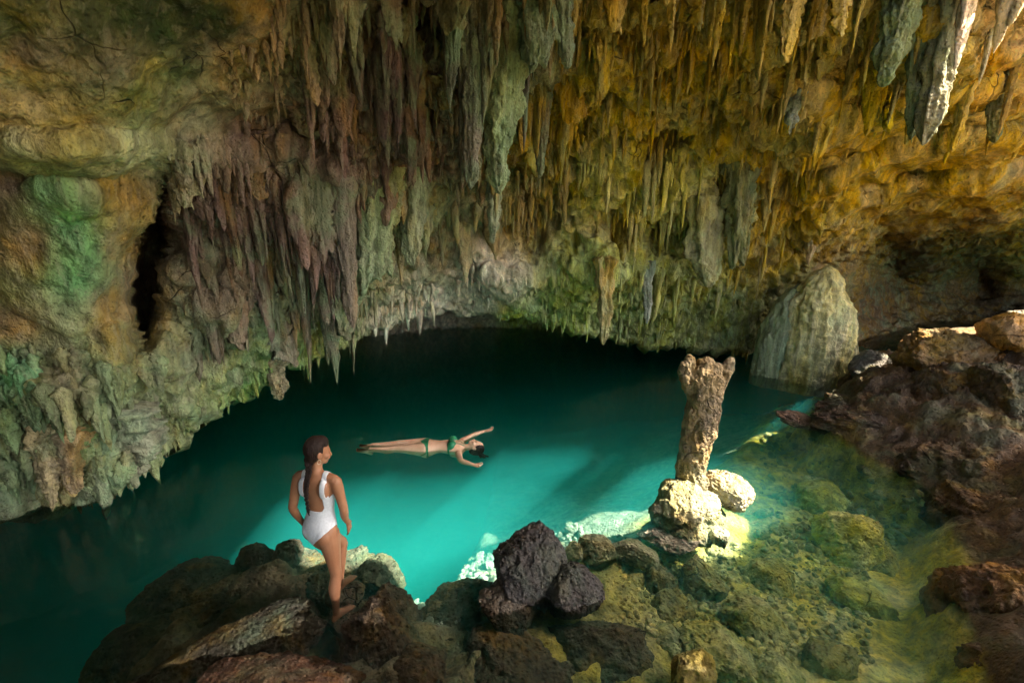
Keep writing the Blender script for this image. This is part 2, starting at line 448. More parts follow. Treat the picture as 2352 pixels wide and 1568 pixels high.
def build_shell():
    cols = np.concatenate([np.arange(-1400, -60, 24.0), np.arange(-60, 2412, 4.5), np.arange(2412, 3600, 24.0)])
    lipy = np.interp(cols, LIP[:, 0], LIP[:, 1])
    lipy = lipy + 26 * np.array(fbm(np.stack([cols / 38.0, cols * 0, cols * 0], 1), 3, 9)) + 4
    top_n, in_n = 46, 270
    rows = []
    for k in range(top_n): rows.append(np.full(len(cols), -1300 + (1280.0 * k / top_n)))
    for k in range(in_n):
        f = k / (in_n - 1.0)
        rows.append(-20 + (lipy + 20) * f)
    PY = np.array(rows); PX = np.broadcast_to(cols, PY.shape)
    Y = shell_Y(PX, PY)
    P = at(PX, PY, Y)
    # the underside behind the lip, running back over the dark water
    lipP = P[-1]
    back = []
    nb = 60
    rad = lipP[:, :2] / np.linalg.norm(lipP[:, :2], axis=1, keepdims=True)
    for k in range(1, nb):
        f = k / (nb - 1.0)
        q = lipP.copy()
        q[:, :2] += rad * 7.0 * f ** 1.3
        q[:, 2] = lipP[:, 2] + 0.5 * math.sin(min(1, f * 1.5) * math.pi) - (1.0 + 5.5 * sstep(0.55, 1.0, f)) * f * f
        back.append(q)
    P = np.concatenate([P, np.array(back)], 0)
    PXX = np.concatenate([PX, np.repeat(PX[-1:], nb - 1, 0)], 0)
    PYY = np.concatenate([PY, np.repeat(PY[-1:], nb - 1, 0)], 0)
    N = normals_grid(P)
    sg = np.sign((N * (np.array([0, 0, CAM_H]) - P)).sum(-1).mean())
    N = N * (1 if sg >= 0 else -1)           # points into the cave
    sh = P.shape[:2]
    V = P.reshape(-1, 3); n = N.reshape(-1, 3); px = PXX.ravel(); py = PYY.ravel()
    fl = flute_amt(px, py)
    d = 0.16 * fbm(V * 0.9, 3, 1) + 0.10 * fbm(V * 2.6, 3, 5)
    smooth_zone = (1 - sstep(600, 760, px + (py - 200) * 0.5)) * (1 - sstep(330, 400, py) * sstep(250, 330, px)) * (1 - sstep(780, 840, py))
    rough = (1 - 0.55 * smooth_zone) * (1 - 0.55 * sstep(1830, 1960, px) * sstep(180, 280, py) * (1 - sstep(480, 560, py)))
    # knobbly dissolution relief
    gold = sstep(1150, 1300, px) * (1 - sstep(1850, 2000, px))
    d += (0.055 + 0.05 * gold) * rough * ridged(V * np.array([5, 5, 3.2]), 3, 11)
    d += 0.03 * rough * fbm(V * 14, 3, 21)
    # dark pockets between the hanging masses
    pk = sstep(560, 760, px) * (1 - sstep(1750, 1900, px)) * (1 - sstep(560, 680, py)) + sstep(400, 450, px) * (1 - sstep(760, 860, px)) * sstep(360, 420, py) * 0.8
    d -= np.clip(pk, 0, 1) * 0.55 * np.clip(fbm(V * np.array([2.2, 2.2, 0.9]), 2, 27) - 0.08, 0, 0.5) * 2
    # vertical flutes
    q = V.copy(); q[:, 2] *= 0.16
    q[:, :2] += 0.08 * np.stack([pn(V * 1.5, 31), pn(V * 1.5, 32)], 1)
    d += fl * (0.11 * ridged(q * 4.2, 2, 15) + 0.05 * ridged(q * 10, 2, 18) - 0.05)
    # strata on the right
    right = sstep(1650, 1950, px)
    st = np.stack([V[:, 0] * 0.7, V[:, 1] * 0.7, V[:, 2] * 3.2 + V[:, 0] * 0.35], 1)
    d += right * (0.10 * ridged(st, 3, 51) + 0.05 * fbm(V * np.array([1.5, 1.5, 5]), 3, 53))
    V = V + n * d[:, None]
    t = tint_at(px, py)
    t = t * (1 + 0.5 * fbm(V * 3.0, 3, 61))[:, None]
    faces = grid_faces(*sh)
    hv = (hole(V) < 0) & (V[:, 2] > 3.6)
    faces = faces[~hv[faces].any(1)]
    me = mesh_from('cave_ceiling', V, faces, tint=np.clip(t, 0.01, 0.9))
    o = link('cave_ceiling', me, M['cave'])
    tag(o, 'cave ceiling and arched rock wall of ochre, brown and green limestone above the pool', 'cave ceiling', kind='structure')
    return o
ceiling = build_shell()

def build_roof():
    # unseen rock roof added to block the sun, open mouth behind to the right
    xs = np.arange(-12, 16.01, 0.13); ys = np.arange(-9, 14, 0.13)
    X, Yy = np.meshgrid(xs, ys)
    Z = 5.75 + 0.0 * X
    V = np.stack([X, Yy, Z], -1).reshape(-1, 3)
    edge = np.abs(V[:, 0] + 1)
    V[:, 2] += -0.035 * np.maximum(0, -V[:, 0] - 3) ** 2 + 0.35 * fbm(V * 0.5, 4, 71) + 0.08 * ridged(V * 2.2, 3, 75)
    V[:, 2] += 0.35 * sstep(1.5, 6, V[:, 1])
    faces = grid_faces(*X.shape)
    n = 0.8 * fbm(V * 0.5, 3, 77)
    cut = (hole(V) < 0.05)
    mouth = (V[:, 1] + n < MOUTH_Y + 0.1 * (V[:, 0] < -2) * 0) & (V[:, 0] + n > MOUTH_X)
    mouth |= (V[:, 0] > 9.0 + 0.9 * np.maximum(V[:, 1], 0) + 0.6 * n) & (V[:, 1] < 3.0 + 0.5 * n)
    cut |= mouth
    faces = faces[~cut[faces].any(1)]
    t = np.array([.36, .29, .18]) * (1 + 0.5 * fbm(V * 1.2, 3, 79))[:, None]
    o = link('added_roof', mesh_from('added_roof', V, faces, tint=np.clip(t, .02, .9)), M['cave'])
    tag(o, 'unseen limestone roof added over the bank, its holes placed to shape the sunlight', 'added roof', kind='structure')
    # unseen side wall added behind on the left to shut out light there
    pts = [(-9.5, 6.0), (-8.0, 3.0), (-7.0, 0.0), (-6.2, -3.0), (-5.0, -5.5), (-2.5, -7.5)]
    s = np.linspace(0, len(pts) - 1, 160); u = np.linspace(-1.5, 6.6, 70)
    px = np.interp(s, range(len(pts)), [p[0] for p in pts]); py = np.interp(s, range(len(pts)), [p[1] for p in pts])
    V = np.stack([np.broadcast_to(px, (70, 160)), np.broadcast_to(py, (70, 160)), np.broadcast_to(u[:, None], (70, 160))], -1)
    N = normals_grid(V).reshape(-1, 3); V = V.reshape(-1, 3)
    V = V + N * (0.5 * fbm(V * 0.6, 4, 81) + 0.08 * ridged(V * 2.0, 3, 83))[:, None]
    t = np.array([.33, .27, .18]) * (1 + 0.5 * fbm(V * 1.2, 3, 85))[:, None]
    o = link('added_wall', mesh_from('added_wall', V, grid_faces(70, 160), tint=np.clip(t, .02, .9)), M['cave'])
    tag(o, 'unseen rough limestone wall added behind the pool shelf to shut out light', 'cave wall', kind='structure')
MOUTH_X, MOUTH_Y = 5.6, -0.4
build_roof()

# ------------------------------------------------------------------ pool bed and bank
SHELF = np.array([(-3.6, 0.0), (-2.9, 2.3), (-3.05, 3.2), (-2.9, 3.8), (-2.3, 3.95), (-1.7, 3.8), (-1.15, 3.62), (-0.92, 3.25), (-0.55, 3.25), (-0.25, 3.5), (0.15, 3.8),
                  (0.55, 4.15), (1.2, 4.3), (1.6, 4.6), (1.75, 5.2), (2.4, 5.6), (3.0, 6.2), (3.9, 7.2), (5.2, 8.6), (5.6, 9.2), (7.4, 9.4), (11, 9.6), (14, 9.6), (14, -9), (-3.6, -9)])
BANK = np.array([(3.0, -9), (2.7, 0.0), (3.1, 2.0), (3.5, 2.75), (4.15, 3.4), (4.6, 4.1), (4.95, 5.1), (4.75, 6.3), (4.9, 7.0), (6.0, 8.2), (6.5, 8.9), (8.0, 9.2), (14, 9.3), (14, -9)])

def sdist(P, poly):
    """signed distance in plan, positive inside"""
    n = len(P); best = np.full(n, 1e9); inside = np.zeros(n, bool)
    for a, c in zip(poly, np.roll(poly, -1, 0)):
        e = c - a; w = P[:, :2] - a
        t = np.clip((w @ e) / (e @ e), 0, 1)
        best = np.minimum(best, np.linalg.norm(w - t[:, None] * e, axis=1))
        c1 = (P[:, 1] >= a[1]) != (P[:, 1] >= c[1])
        with np.errstate(divide='ignore', invalid='ignore'):
            xi = a[0] + (P[:, 1] - a[1]) / (c[1] - a[1]) * e[0]
        inside ^= c1 & (P[:, 0] < xi)
    return np.where(inside, best, -best)

def bed_z(V, detail=True):
    V = np.asarray(V, float)
    q = V.copy(); q[:, 2] = 0
    d = sdist(q, SHELF) + 0.22 * fbm(q * 1.4, 3, 101)
    base = -0.42 + 0.12 * fbm(q * 0.8, 3, 103)
    base += -0.18 * sstep(0.8, 2.4, q[:, 0]) * sstep(2.6, 4.5, q[:, 1]) - 0.12 * sstep(5.5, 7, q[:, 1])
    base += 0.14 * (1 - sstep(-0.9, 0.2, q[:, 0]))
    deep = np.minimum(0, d)
    slope = 1.25 - 0.75 * sstep(-1.2, -0.4, q[:, 0])
    z = base + np.maximum(deep * slope, -4.6 - 0.35 * fbm(q * 0.5, 3, 105))
    z = z - 0.25 * sstep(0.25, -0.1, d)
    WF = atz(764, 1414, -.24)
    hollow = np.hypot(q[:, 0] - WF[0] - .05, q[:, 1] - WF[1] - .1)
    bk = sdist(q, BANK) + 0.28 * fbm(q * 1.3, 3, 107)
    h = np.where(bk > 0, 0.55 * np.minimum(bk, 0.7) ** 0.7 + 0.40 * np.maximum(0, bk - 0.4), 0)
    h *= 0.75 + 0.45 * sstep(3.5, 7.0, q[:, 1])
    z = z + 0.5 * sstep(-0.35, 0.1, bk) + h
    if detail:
        fg = (1 - sstep(0.9, 1.6, q[:, 0])) * sstep(-0.6, 0.2, d)
        z = z + fg * (0.13 * ridged(q * 1.9, 4, 117) - 0.05) + 0.035 * fbm(q * 5, 3, 109) + sstep(0, 0.4, bk) * (0.16 * ridged(q * 2.1, 4, 111) + 0.05 * ridged(q * 7, 2, 119) - 0.1)
    z = np.where(hollow < 0.9, np.minimum(z, -0.40 + 0.9 * np.maximum(0, hollow - .4)), z)
    return z

def ground(x, y): return float(bed_z(np.array([[x, y, 0.0]]))[0])

def build_bed():
    xs = np.concatenate([np.arange(-19, -4.2, 0.16), np.arange(-4.2, 7.6, 0.032), np.arange(7.6, 20, 0.16)])
    ys = np.concatenate([np.arange(-8, 1.8, 0.2), np.arange(1.8, 9.3, 0.032), np.arange(9.3, 23, 0.16)])
    X, Yy = np.meshgrid(xs, ys)
    V = np.stack([X, Yy, 0 * X], -1).reshape(-1, 3)
    V[:, 2] = bed_z(V)
    x, y, z = V.T
    bk = sdist(V, BANK)
    sh = sdist(V, SHELF)
    sand = np.array([.80, .56, .07]); green = np.array([.52, .42, .09]); pale = np.array([.42, .42, .30]); brown = np.array([.21, .16, .085]); bank = np.array([.15, .085, .036]); bounce_gold = np.array([.44, .28, .10])
    w = sstep(-0.6, 0.6, x)[:, None]
    t = brown * (1 - w) + green * w
    w = sstep(1.6, 3.2, x + 0.5 * fbm(V * 1.2, 3, 121))[:, None]; t = t * (1 - w) + sand * w
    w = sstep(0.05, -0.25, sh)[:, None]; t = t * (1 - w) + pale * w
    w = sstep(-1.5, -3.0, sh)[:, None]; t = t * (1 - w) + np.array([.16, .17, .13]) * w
    w = sstep(-0.05, 0.12, bk + 0.1 * fbm(V * 3, 2, 123))[:, None]; t = t * (1 - w) + bank * w
    w = (sstep(0.5, 1.3, x - np.interp(y, [0, 2.4, 4.5, 7, 9], [3.0, 4.5, 6.5, 8.8, 10.6])))[:, None]; t = t * (1 - w) + bounce_gold * w  # unseen part of the bank tinted gold as a reflector for warm bounce
    w = (sstep(-0.07, 0.02, z) * sstep(2.4, 3.0, x) * (1 - sstep(0.5, 1.3, x - np.interp(y, [0, 2.4, 4.5, 7, 9], [3.0, 4.5, 6.5, 8.8, 10.6]))))[:, None]; t = t * (1 - w) + bank * w
    t = t * (1 + 0.6 * fbm(V * 2.5, 4, 125))[:, None]
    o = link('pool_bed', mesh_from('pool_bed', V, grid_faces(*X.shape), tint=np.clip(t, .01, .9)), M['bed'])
    tag(o, 'rocky pool bed and brown bank, sandy shallows dropping into deep water', 'pool bed', kind='structure')
build_bed()

def build_water():
    bm = bmesh.new()
    bmesh.ops.create_cube(bm, size=1)
    for v in bm.verts:
        v.co.x = -18.9 if v.co.x < 0 else 19.8
        v.co.y = -7.9 if v.co.y < 0 else 22.8
        v.co.z = -6.0 if v.co.z < 0 else 0.0
    me = bpy.data.meshes.new('pool_water'); bm.to_mesh(me); bm.free()
    o = link('pool_water', me, M['water'])
    tag(o, 'clear turquoise pool water darkening under the arch', 'water', kind='structure')
build_water()
#NEXT#
# ------------------------------------------------------------------ dripstone
def drip_verts(kind, seed, nr, nc):
    """unit stalactite: root at z=0, tip at z=-1, radius about 1; returns (nr*nc,3)"""
    rr = np.random.default_rng(seed)
    s = np.linspace(0, 1, nr)[:, None] ** 0.9
    th = np.linspace(0, 2 * math.pi, nc, endpoint=False)[None, :]
    ph = rr.uniform(0, 6.28, 6)
    if kind == 'cone':
        r = (1 - s) ** rr.uniform(0.6, 0.95) * 0.95
    elif kind == 'finger':
        r = np.sqrt(np.maximum(0, 1 - s ** 5)) * (0.92 - 0.35 * s)
    elif kind == 'carrot':
        r = (1 - s ** 1.6) ** 0.8 * (0.75 + 0.3 * np.sin(s * math.pi * 0.9))
    else:
        r = np.sqrt(np.maximum(0, 1 - s ** 8)) * (0.95 - 0.22 * s)
    r = r * (1 + 0.55 * np.exp(-s * 9)) + 0 * th
    k = rr.integers(3, 7)
    fa = {'cone': .10, 'finger': .12, 'carrot': .08, 'curtain': .22}[kind]
    r = r * (1 + fa * np.cos(k * th + ph[0] + 1.2 * s) + fa * 0.6 * np.cos((2 * k + 1) * th + ph[1] - s))
    cx, sy = np.cos(th) + 0 * s, np.sin(th) + 0 * s
    q = np.stack([cx * 1.1, sy * 1.1, 0 * cx + s * rr.uniform(3, 5)], -1).reshape(-1, 3)
    r = r * (1 + 0.62 * fbm(q, 4, seed, 0.6) + 0.10 * np.sin(q[:, 2] * rr.uniform(4, 9) + ph[4])).reshape(r.shape)
    X = r * cx; Yv = r * sy
    L = 1.0 + 0 * X
    if kind == 'curtain':
        L = 0.62 + 0.38 * np.clip(0.5 + 1.1 * pn(np.stack([X * 1.6 + seed, Yv * 0.6, 0 * X], -1).reshape(-1, 3), seed).reshape(X.shape), 0, 1)
    X = X + 0.30 * np.sin(s * rr.uniform(1, 4) + ph[2]) * s
    Yv = Yv + 0.30 * np.sin(s * rr.uniform(1, 4) + ph[3]) * s
    Z = -s * L + 0.12 * np.exp(-s * 9)
    X[0] *= 0.1; Yv[0] *= 0.1; Z[0] += 0.02          # close the root
    return np.stack([X, Yv, Z], -1).reshape(-1, 3)

def cluster_verts(seed, nr, nc):
    rr = np.random.default_rng(seed)
    out = []
    for i in range(5):
        v = drip_verts(['cone', 'finger', 'carrot'][rr.integers(0, 3)], seed * 7 + i, nr, nc)
        s = rr.uniform(.35, .62) if i else .7
        L = rr.uniform(.35, .85) if i else 1.0
        out.append(v * np.array([s, s, L]) + np.array([rr.uniform(-.75, .75) * (i > 0), rr.uniform(-.5, .5) * (i > 0), rr.uniform(0, .05)]))
    return np.concatenate(out)
def cluster_faces(nr, nc):
    f = grid_faces(nr, nc, True)
    return np.concatenate([f + i * nr * nc for i in range(5)])
KINDS = ['cone', 'finger', 'carrot', 'curtain']
NR, NC = 26, 20
protos = {k: [mesh_from('stalactite', drip_verts(k, 100 + 31 * KINDS.index(k) + i, NR, NC), grid_faces(NR, NC, True)) for i in range(6)] for k in KINDS}
protos['cluster'] = [mesh_from('stalactite', cluster_verts(700 + i, 12, 10), cluster_faces(12, 10)) for i in range(8)]
for k in protos:
    for me in protos[k]: me.materials.append(M['drip'])
LR, LC = 8, 7
smallv = {k: [drip_verts(k, 900 + 31 * KINDS.index(k) + i, LR, LC) for i in range(8)] for k in KINDS}
smallf = grid_faces(LR, LC, True)

def px2m(P):
    return (P[1] * CT - (P[2] - CAM_H) * ST) / F

drips = []     # (area, px, py, world root, length m, width m, flat, kind)
def scatter(n, region, Lr, wr, kinds, flat=(0.7, 1.0), lift=0.06, seed=0, power=1.6):
    rr = np.random.default_rng(1000 + seed)
    got = 0
    while got < n:
        px, py = region(rr)
        if not (-200 < px < 2560): continue
        lip = np.interp(px, LIP[:, 0], LIP[:, 1])
        if py > lip + 6: continue
        L = Lr[0] + (Lr[1] - Lr[0]) * rr.random() ** power
        w = rr.uniform(*wr) * (0.6 + 0.4 * L / Lr[1])
        Y = float(shell_Y(np.array([px]), np.array([py]))[0])
        P = at(px, py, Y - lift)
        m = px2m(P)
        drips.append((L * w, px, py, P, L * m, w * m * 0.5, rr.uniform(*flat), rr.choice(kinds)))
        got += 1

def rect(x0, x1, y0, y1, shear=0.0):
    return lambda rr: ((lambda a, c: (a, c + shear * (a - x0)))(rr.uniform(x0, x1), rr.uniform(y0, y1)))
def along_lip(x0, x1, up):
    def f(rr):
        x = rr.uniform(x0, x1)
        return x, np.interp(x, LIP[:, 0], LIP[:, 1]) - rr.uniform(0, up)
    return f

# fluted wall at the left of the arch
scatter(150, rect(390, 830, 380, 720), (60, 250), (18, 44), ['finger', 'cone', 'curtain', 'cluster', 'cluster'], seed=1, lift=0.05)
scatter(60, rect(380, 850, 330, 420, -0.12), (50, 150), (16, 34), ['cone', 'cluster', 'curtain'], seed=2)
# hanging mass in the middle of the ceiling
scatter(110, rect(680, 1330, -150, 260), (70, 250), (16, 52), ['finger', 'cone', 'curtain', 'cluster', 'cluster'], seed=3, lift=0.15)
scatter(50, rect(800, 1150, 220, 520), (60, 170), (20, 52), ['finger', 'cone', 'carrot'], seed=4, lift=0.1)
# golden ceiling
scatter(150, rect(1280, 1900, -80, 430), (30, 120), (10, 26), ['cone', 'carrot', 'cluster', 'cluster', 'curtain'], seed=5, lift=0.08)
scatter(70, rect(1450, 1850, 380, 640), (30, 120), (10, 24), ['cone', 'finger'], seed=6, lift=0.08)
scatter(70, rect(1800, 2352, -80, 260, -0.05), (40, 190), (14, 38), ['finger', 'cluster', 'curtain', 'cone'], seed=7, lift=0.12)
scatter(26, rect(1850, 2330, 280, 470), (18, 55), (8, 18), ['cone', 'finger'], seed=8)
for (tx, ty), L_, w_, kd_, Yh in [((1480, -40), 150, 34, 'finger', 4.75), ((1545, -60), 190, 40, 'cluster', 4.8), ((1600, -30), 130, 30, 'curtain', 4.9), ((1660, -60), 230, 38, 'cluster', 4.7), ((1715, -20), 150, 34, 'finger', 4.95),
                               ((1765, -60), 260, 44, 'cluster', 4.85), ((1825, -30), 200, 36, 'curtain', 4.9), ((1935, -40), 160, 36, 'curtain', 4.8), ((1985, -60), 210, 34, 'cluster', 4.95),
                               ((1410, -60), 170, 40, 'curtain', 4.7), ((2240, -60), 240, 40, 'cluster', 4.9), ((2330, -60), 190, 50, 'cluster', 4.9), ((1690, 20), 170, 26, 'cone', 5.1)]:
    P_ = at(tx, ty, min(Yh, float(shell_Y(np.array([float(tx)]), np.array([float(ty)]))[0]) - .08)); m_ = px2m(P_)
    drips.append((L_ * w_ * 3, tx, max(ty, 0), P_, L_ * m_ * .9, w_ * m_ * .34, .8, kd_))
# lower left cluster and the fringe of the lip
scatter(95, rect(-20, 360, 800, 1080), (50, 130), (22, 50), ['carrot', 'cluster', 'finger'], seed=9, lift=0.1)
scatter(130, along_lip(100, 1000, 60), (20, 70), (10, 26), ['cone', 'carrot', 'cone'], seed=10, lift=0.06)
scatter(60, along_lip(1200, 1850, 60), (18, 62), (9, 22), ['cone', 'carrot'], seed=11, lift=0.06)
scatter(25, rect(560, 700, 60, 330), (20, 60), (12, 26), ['cone', 'carrot'], seed=12)

def drip_color(px, py, rr, P=None):
    c = tint_at(np.array([px]), np.array([py]))[0]
    return np.clip(c * rr.uniform(0.75, 1.25) * np.array([1, rr.uniform(.94, 1.06), rr.uniform(.9, 1.15)]), 0.02, 0.85)

drips.sort(key=lambda d: -d[0])
rr = np.random.default_rng(5)
small = list(drips[285:])
for i, (_, px, py, P, L, w, fl, kd) in enumerate(drips[:285]):
    me = protos[kd][rr.integers(0, 6)]
    o = link('stalactite', me, None, ceiling)
    wx = w * {'curtain': 2.0, 'cluster': 1.9}.get(kd, 1.0)
    if kd == 'cluster': w *= 1.5
    o.location = P
    o.rotation_euler = (rr.normal(0, 0.03), rr.normal(0, 0.03), rr.uniform(0, 6.28) if kd != 'curtain' else rr.normal(0.3, 0.4))
    o.scale = (wx, w * fl, L)
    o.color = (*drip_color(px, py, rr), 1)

# tiny drips, too many to count
def tiny(n, region, Lr, wr, seed):
    rr = np.random.default_rng(2000 + seed)
    pts = [region(rr) for _ in range(n)]
    px = np.array([p[0] for p in pts]); py = np.array([p[1] for p in pts])
    ok = py < np.interp(px, LIP[:, 0], LIP[:, 1]) + 4
    px, py = px[ok], py[ok]
    P = at(px, py, shell_Y(px, py) - 0.03)
    for a, c, p in zip(px, py, P):
        L = Lr[0] + (Lr[1] - Lr[0]) * rr.random() ** 1.8
        w = rr.uniform(*wr); m = px2m(p)
        small.append((0, a, c, p, L * m, w * m * .5, rr.uniform(.6, 1), KINDS[rr.integers(0, 3)]))
tiny(1300, rect(1180, 1900, -60, 700), (10, 55), (6, 15), 1)
tiny(420, rect(380, 900, 340, 780), (15, 80), (7, 18), 2)
tiny(620, rect(620, 1300, -60, 500), (20, 80), (8, 20), 3)
tiny(380, rect(1850, 2400, -60, 330), (10, 60), (6, 16), 4)
tiny(420, along_lip(200, 1000, 90), (10, 40), (6, 15), 5)
tiny(380, along_lip(1050, 1850, 110), (10, 40), (6, 15), 6)
tiny(300, rect(-40, 350, 790, 1120), (15, 60), (10, 26), 7)
tiny(120, rect(1900, 2352, 300, 560), (8, 26), (5, 12), 8)
tiny(90, rect(520, 720, 100, 350), (10, 40), (7, 18), 9)
VV, FF, TT = [], [], []
off = 0
tints = tint_at(np.array([s[1] for s in small]), np.array([s[2] for s in small]))
for (_, px, py, P, L, w, fl, kd), tc in zip(small, tints):
    kd = 'cone' if kd == 'cluster' else kd
    v = smallv[kd][rr.integers(0, 8)]
    a = rr.uniform(0, 6.28); ca, sa = math.cos(a), math.sin(a)
    x = v[:, 0] * w; y = v[:, 1] * w * fl
    VV.append(np.stack([x * ca - y * sa + P[0], x * sa + y * ca + P[1], v[:, 2] * L + P[2]], 1))
    FF.append(smallf + off); off += len(v)
    c = np.clip(tc * rr.uniform(0.75, 1.25), .02, .85)
    TT.append(np.broadcast_to(c, (len(v), 3)))
o = link('small_stalactites', mesh_from('small_stalactites', np.concatenate(VV), np.concatenate(FF), tint=np.concatenate(TT)), M['drip_small'], ceiling)
tag(o, kind='stuff')

def hero(name, label, top, tip, wpx, kind, color, Y, seed, flat=0.8, cat='stalactite', rot=0.0, group=None, res=(70, 48), lump=0.06, flute=0.0, attach=True):
    """a dripstone one can name: from top (px,py) to tip (px,py), Y metres away"""
    if attach: Y = float(shell_Y(np.array([float(top[0])]), np.array([float(top[1])]))[0]) - 0.10
    a = at(top[0], top[1], Y)
    z1 = float(at(tip[0], tip[1], Y)[2])
    L = a[2] - z1
    m = px2m(a)
    w = wpx * m * 0.5
    v = drip_verts(kind, seed, *res)
    v = v * np.array([w, w * flat, L])
    # lean towards the tip position
    tx = float(at(tip[0], tip[1], Y)[0]) - a[0]
    n = v.copy(); n[:, 2] = 0; n /= np.maximum(np.linalg.norm(n, axis=1, keepdims=True), 1e-6)
    v = v + n * (lump * w * 3 * fbm(v / w * 1.3, 3, seed + 3) + lump * w * 1.2 * ridged(v / w * 3, 2, seed + 7) - lump * w)[:, None]
    if flute:
        ang = np.arctan2(v[:, 1] / flat, v[:, 0])
        v = v + n * (flute * w * (0.7 * ridged(np.stack([np.cos(ang) * 1.5, np.sin(ang) * 1.5, v[:, 2] / w * 0.12], 1), 2, seed + 5) - 0.4))[:, None]
    ca, sa = math.cos(rot), math.sin(rot)
    x, y = v[:, 0].copy(), v[:, 1].copy()
    v[:, 0] = x * ca - y * sa; v[:, 1] = x * sa + y * ca
    v[:, 0] += tx * (-v[:, 2] / L)
    o = link(name, mesh_from(name, v, grid_faces(res[0], res[1], True)), M['drip'], loc=a)
    o.color = (*color, 1)
    tag(o, label, cat, group)
    return o

GRN = (.26, .36, .20); BRN = (.24, .18, .14); PALE = (.40, .42, .25); GOLD = (.50, .32, .09); OLV = (.26, .25, .10)
hero('stalactite', 'broad pitted green stalactite, the bulkiest in the middle of the ceiling', (1162, 60), (1143, 448), 96, 'finger', (.30, .36, .20), 5.0, 11, 0.7, lump=.09)
hero('stalactite', 'long brown stalactite with a green edge pressed against the bulky pitted one', (1080, 40), (1090, 437), 62, 'finger', (.22, .19, .14), 5.15, 12, 0.7, flute=.2)
hero('stalactite', 'fluted green curtain of stone at the top edge beside the bulky pitted stalactite', (1228, -90), (1228, 196), 82, 'curtain', (.24, .30, .18), 4.6, 13, 0.5, flute=.3)
hero('stalactite', 'grey-green stalactite at the top edge, last before the golden ceiling', (1300, -90), (1297, 158), 56, 'finger', (.26, .29, .20), 4.7, 14, 0.8, flute=.2)
hero('stalactite', 'dark pointed stalactite with a green rim hanging at the top centre', (1046, -100), (1040, 262), 58, 'cone', (.18, .20, .13), 4.6, 15, 0.7, flute=.15)
hero('stalactite', 'narrow dark finger hanging free between the pitted stalactite and the golden ceiling', (1244, 180), (1243, 412), 40, 'finger', (.20, .19, .11), 5.3, 16, .8)
hero('stalactite', 'slender pale finger with holes hanging just below the bulky pitted stalactite', (1136, 380), (1137, 560), 36, 'finger', PALE, 6.1, 17, .8)
hero('stalactite', 'wide pale green drape of flowstone low on the brown fluted wall', (858, 415), (842, 728), 96, 'curtain', (.36, .42, .22), 5.9, 18, .45, flute=.22)
hero('stalactite', 'tall pale green pillar of dripstone right of the wide drape', (948, 385), (955, 610), 66, 'finger', (.36, .38, .22), 6.3, 19, .7, flute=.25)
hero('stalactite', 'short swollen pale green drop above the wide drape of flowstone', (902, 408), (907, 528), 46, 'carrot', (.36, .42, .24), 5.9, 20, .8)
hero('stalactite', 'long brown flowstone tongue running down to the arch edge', (790, 380), (800, 756), 56, 'finger', (.27, .21, .16), 6.2, 21, .8, flute=.18)
hero('stalactite', 'golden blunt stalactite hanging alone over the dark water', (1389, 610), (1385, 794), 40, 'finger', (.55, .38, .12), 8.3, 22, .9, lump=.05)
hero('stalactite', 'crooked grey stalactite hanging right of the golden one', (1486, 610), (1487, 744), 27, 'finger', (.36, .36, .28), 8.5, 23, .9)
hero('stalactite', 'wide fluted olive curtain hanging over the broken column', (1622, 470), (1620, 660), 84, 'curtain', (.40, .36, .14), 7.9, 24, .45, flute=.3)
hero('stalactite', 'dark fluted pillar hanging right behind the wide olive curtain', (1700, 370), (1690, 652), 62, 'curtain', (.26, .26, .11), 7.6, 25, .6, flute=.3)
hero('stalactite', 'thick green stalactite at the top edge lit on one side', (2085, -60), (2020, 200), 78, 'finger', (.24, .28, .12), 4.9, 26, .7, flute=.2)
hero('stalactite', 'longest olive stalactite under the right ceiling, with a pale lit edge', (2180, -10), (2125, 337), 78, 'finger', (.36, .31, .14), 5.2, 27, .75, flute=.3)
hero('stalactite', 'dark green stalactite hanging just left of the longest olive one', (2118, 20), (2088, 322), 44, 'finger', (.18, .22, .09), 5.4, 28, .8, flute=.2)
hero('stalactite', 'stubby dark green stalactite at the right edge under the orange ledge', (2300, 150), (2282, 330), 46, 'finger', (.26, .28, .12), 5.9, 29, .8, flute=.2)
hero('stalactite', 'bluish grey knobbed stalactite among the golden drips of the upper ceiling', (1835, 170), (1812, 312), 52, 'carrot', (.34, .38, .32), 5.8, 31, .8, lump=.1)
hero('stalactite', 'lone dark stub on the smooth golden ceiling', (2110, 388), (2100, 444), 32, 'finger', (.24, .20, .08), 8.0, 32, .8)
hero('stalactite', 'broken tan chunk hanging from the arch edge above the dark water', (628, 815), (637, 918), 48, 'finger', (.42, .33, .19), 6.45, 33, .8, lump=.12)
hero('stalactite', 'thin stub hanging exactly over the domed stalagmite', (1860, 520), (1862, 612), 26, 'carrot', (.48, .32, .13), 8.75, 34, .9, attach=False)
hero('stalactite', 'fat lumpy grey-green stalactite nearest the water at the lower left', (285, 950), (312, 1104), 130, 'carrot', (.38, .38, .24), 4.25, 35, .8, lump=.12)
hero('stalactite', 'long yellowish stalactite reaching lowest at the left edge of the pool', (112, 985), (122, 1168), 66, 'carrot', (.46, .36, .18), 3.8, 36, .8, lump=.1)
hero('stalactite', 'blunt orange tipped stalactite between the lowest yellowish one and the fat lumpy one', (165, 1000), (158, 1140), 58, 'finger', (.42, .30, .17), 3.9, 37, .8, lump=.1)
hero('stalactite', 'smooth dark green rounded stalactite in the lower left cluster', (195, 985), (197, 1060), 52, 'finger', (.18, .32, .15), 4.0, 38, .8, lump=.06)

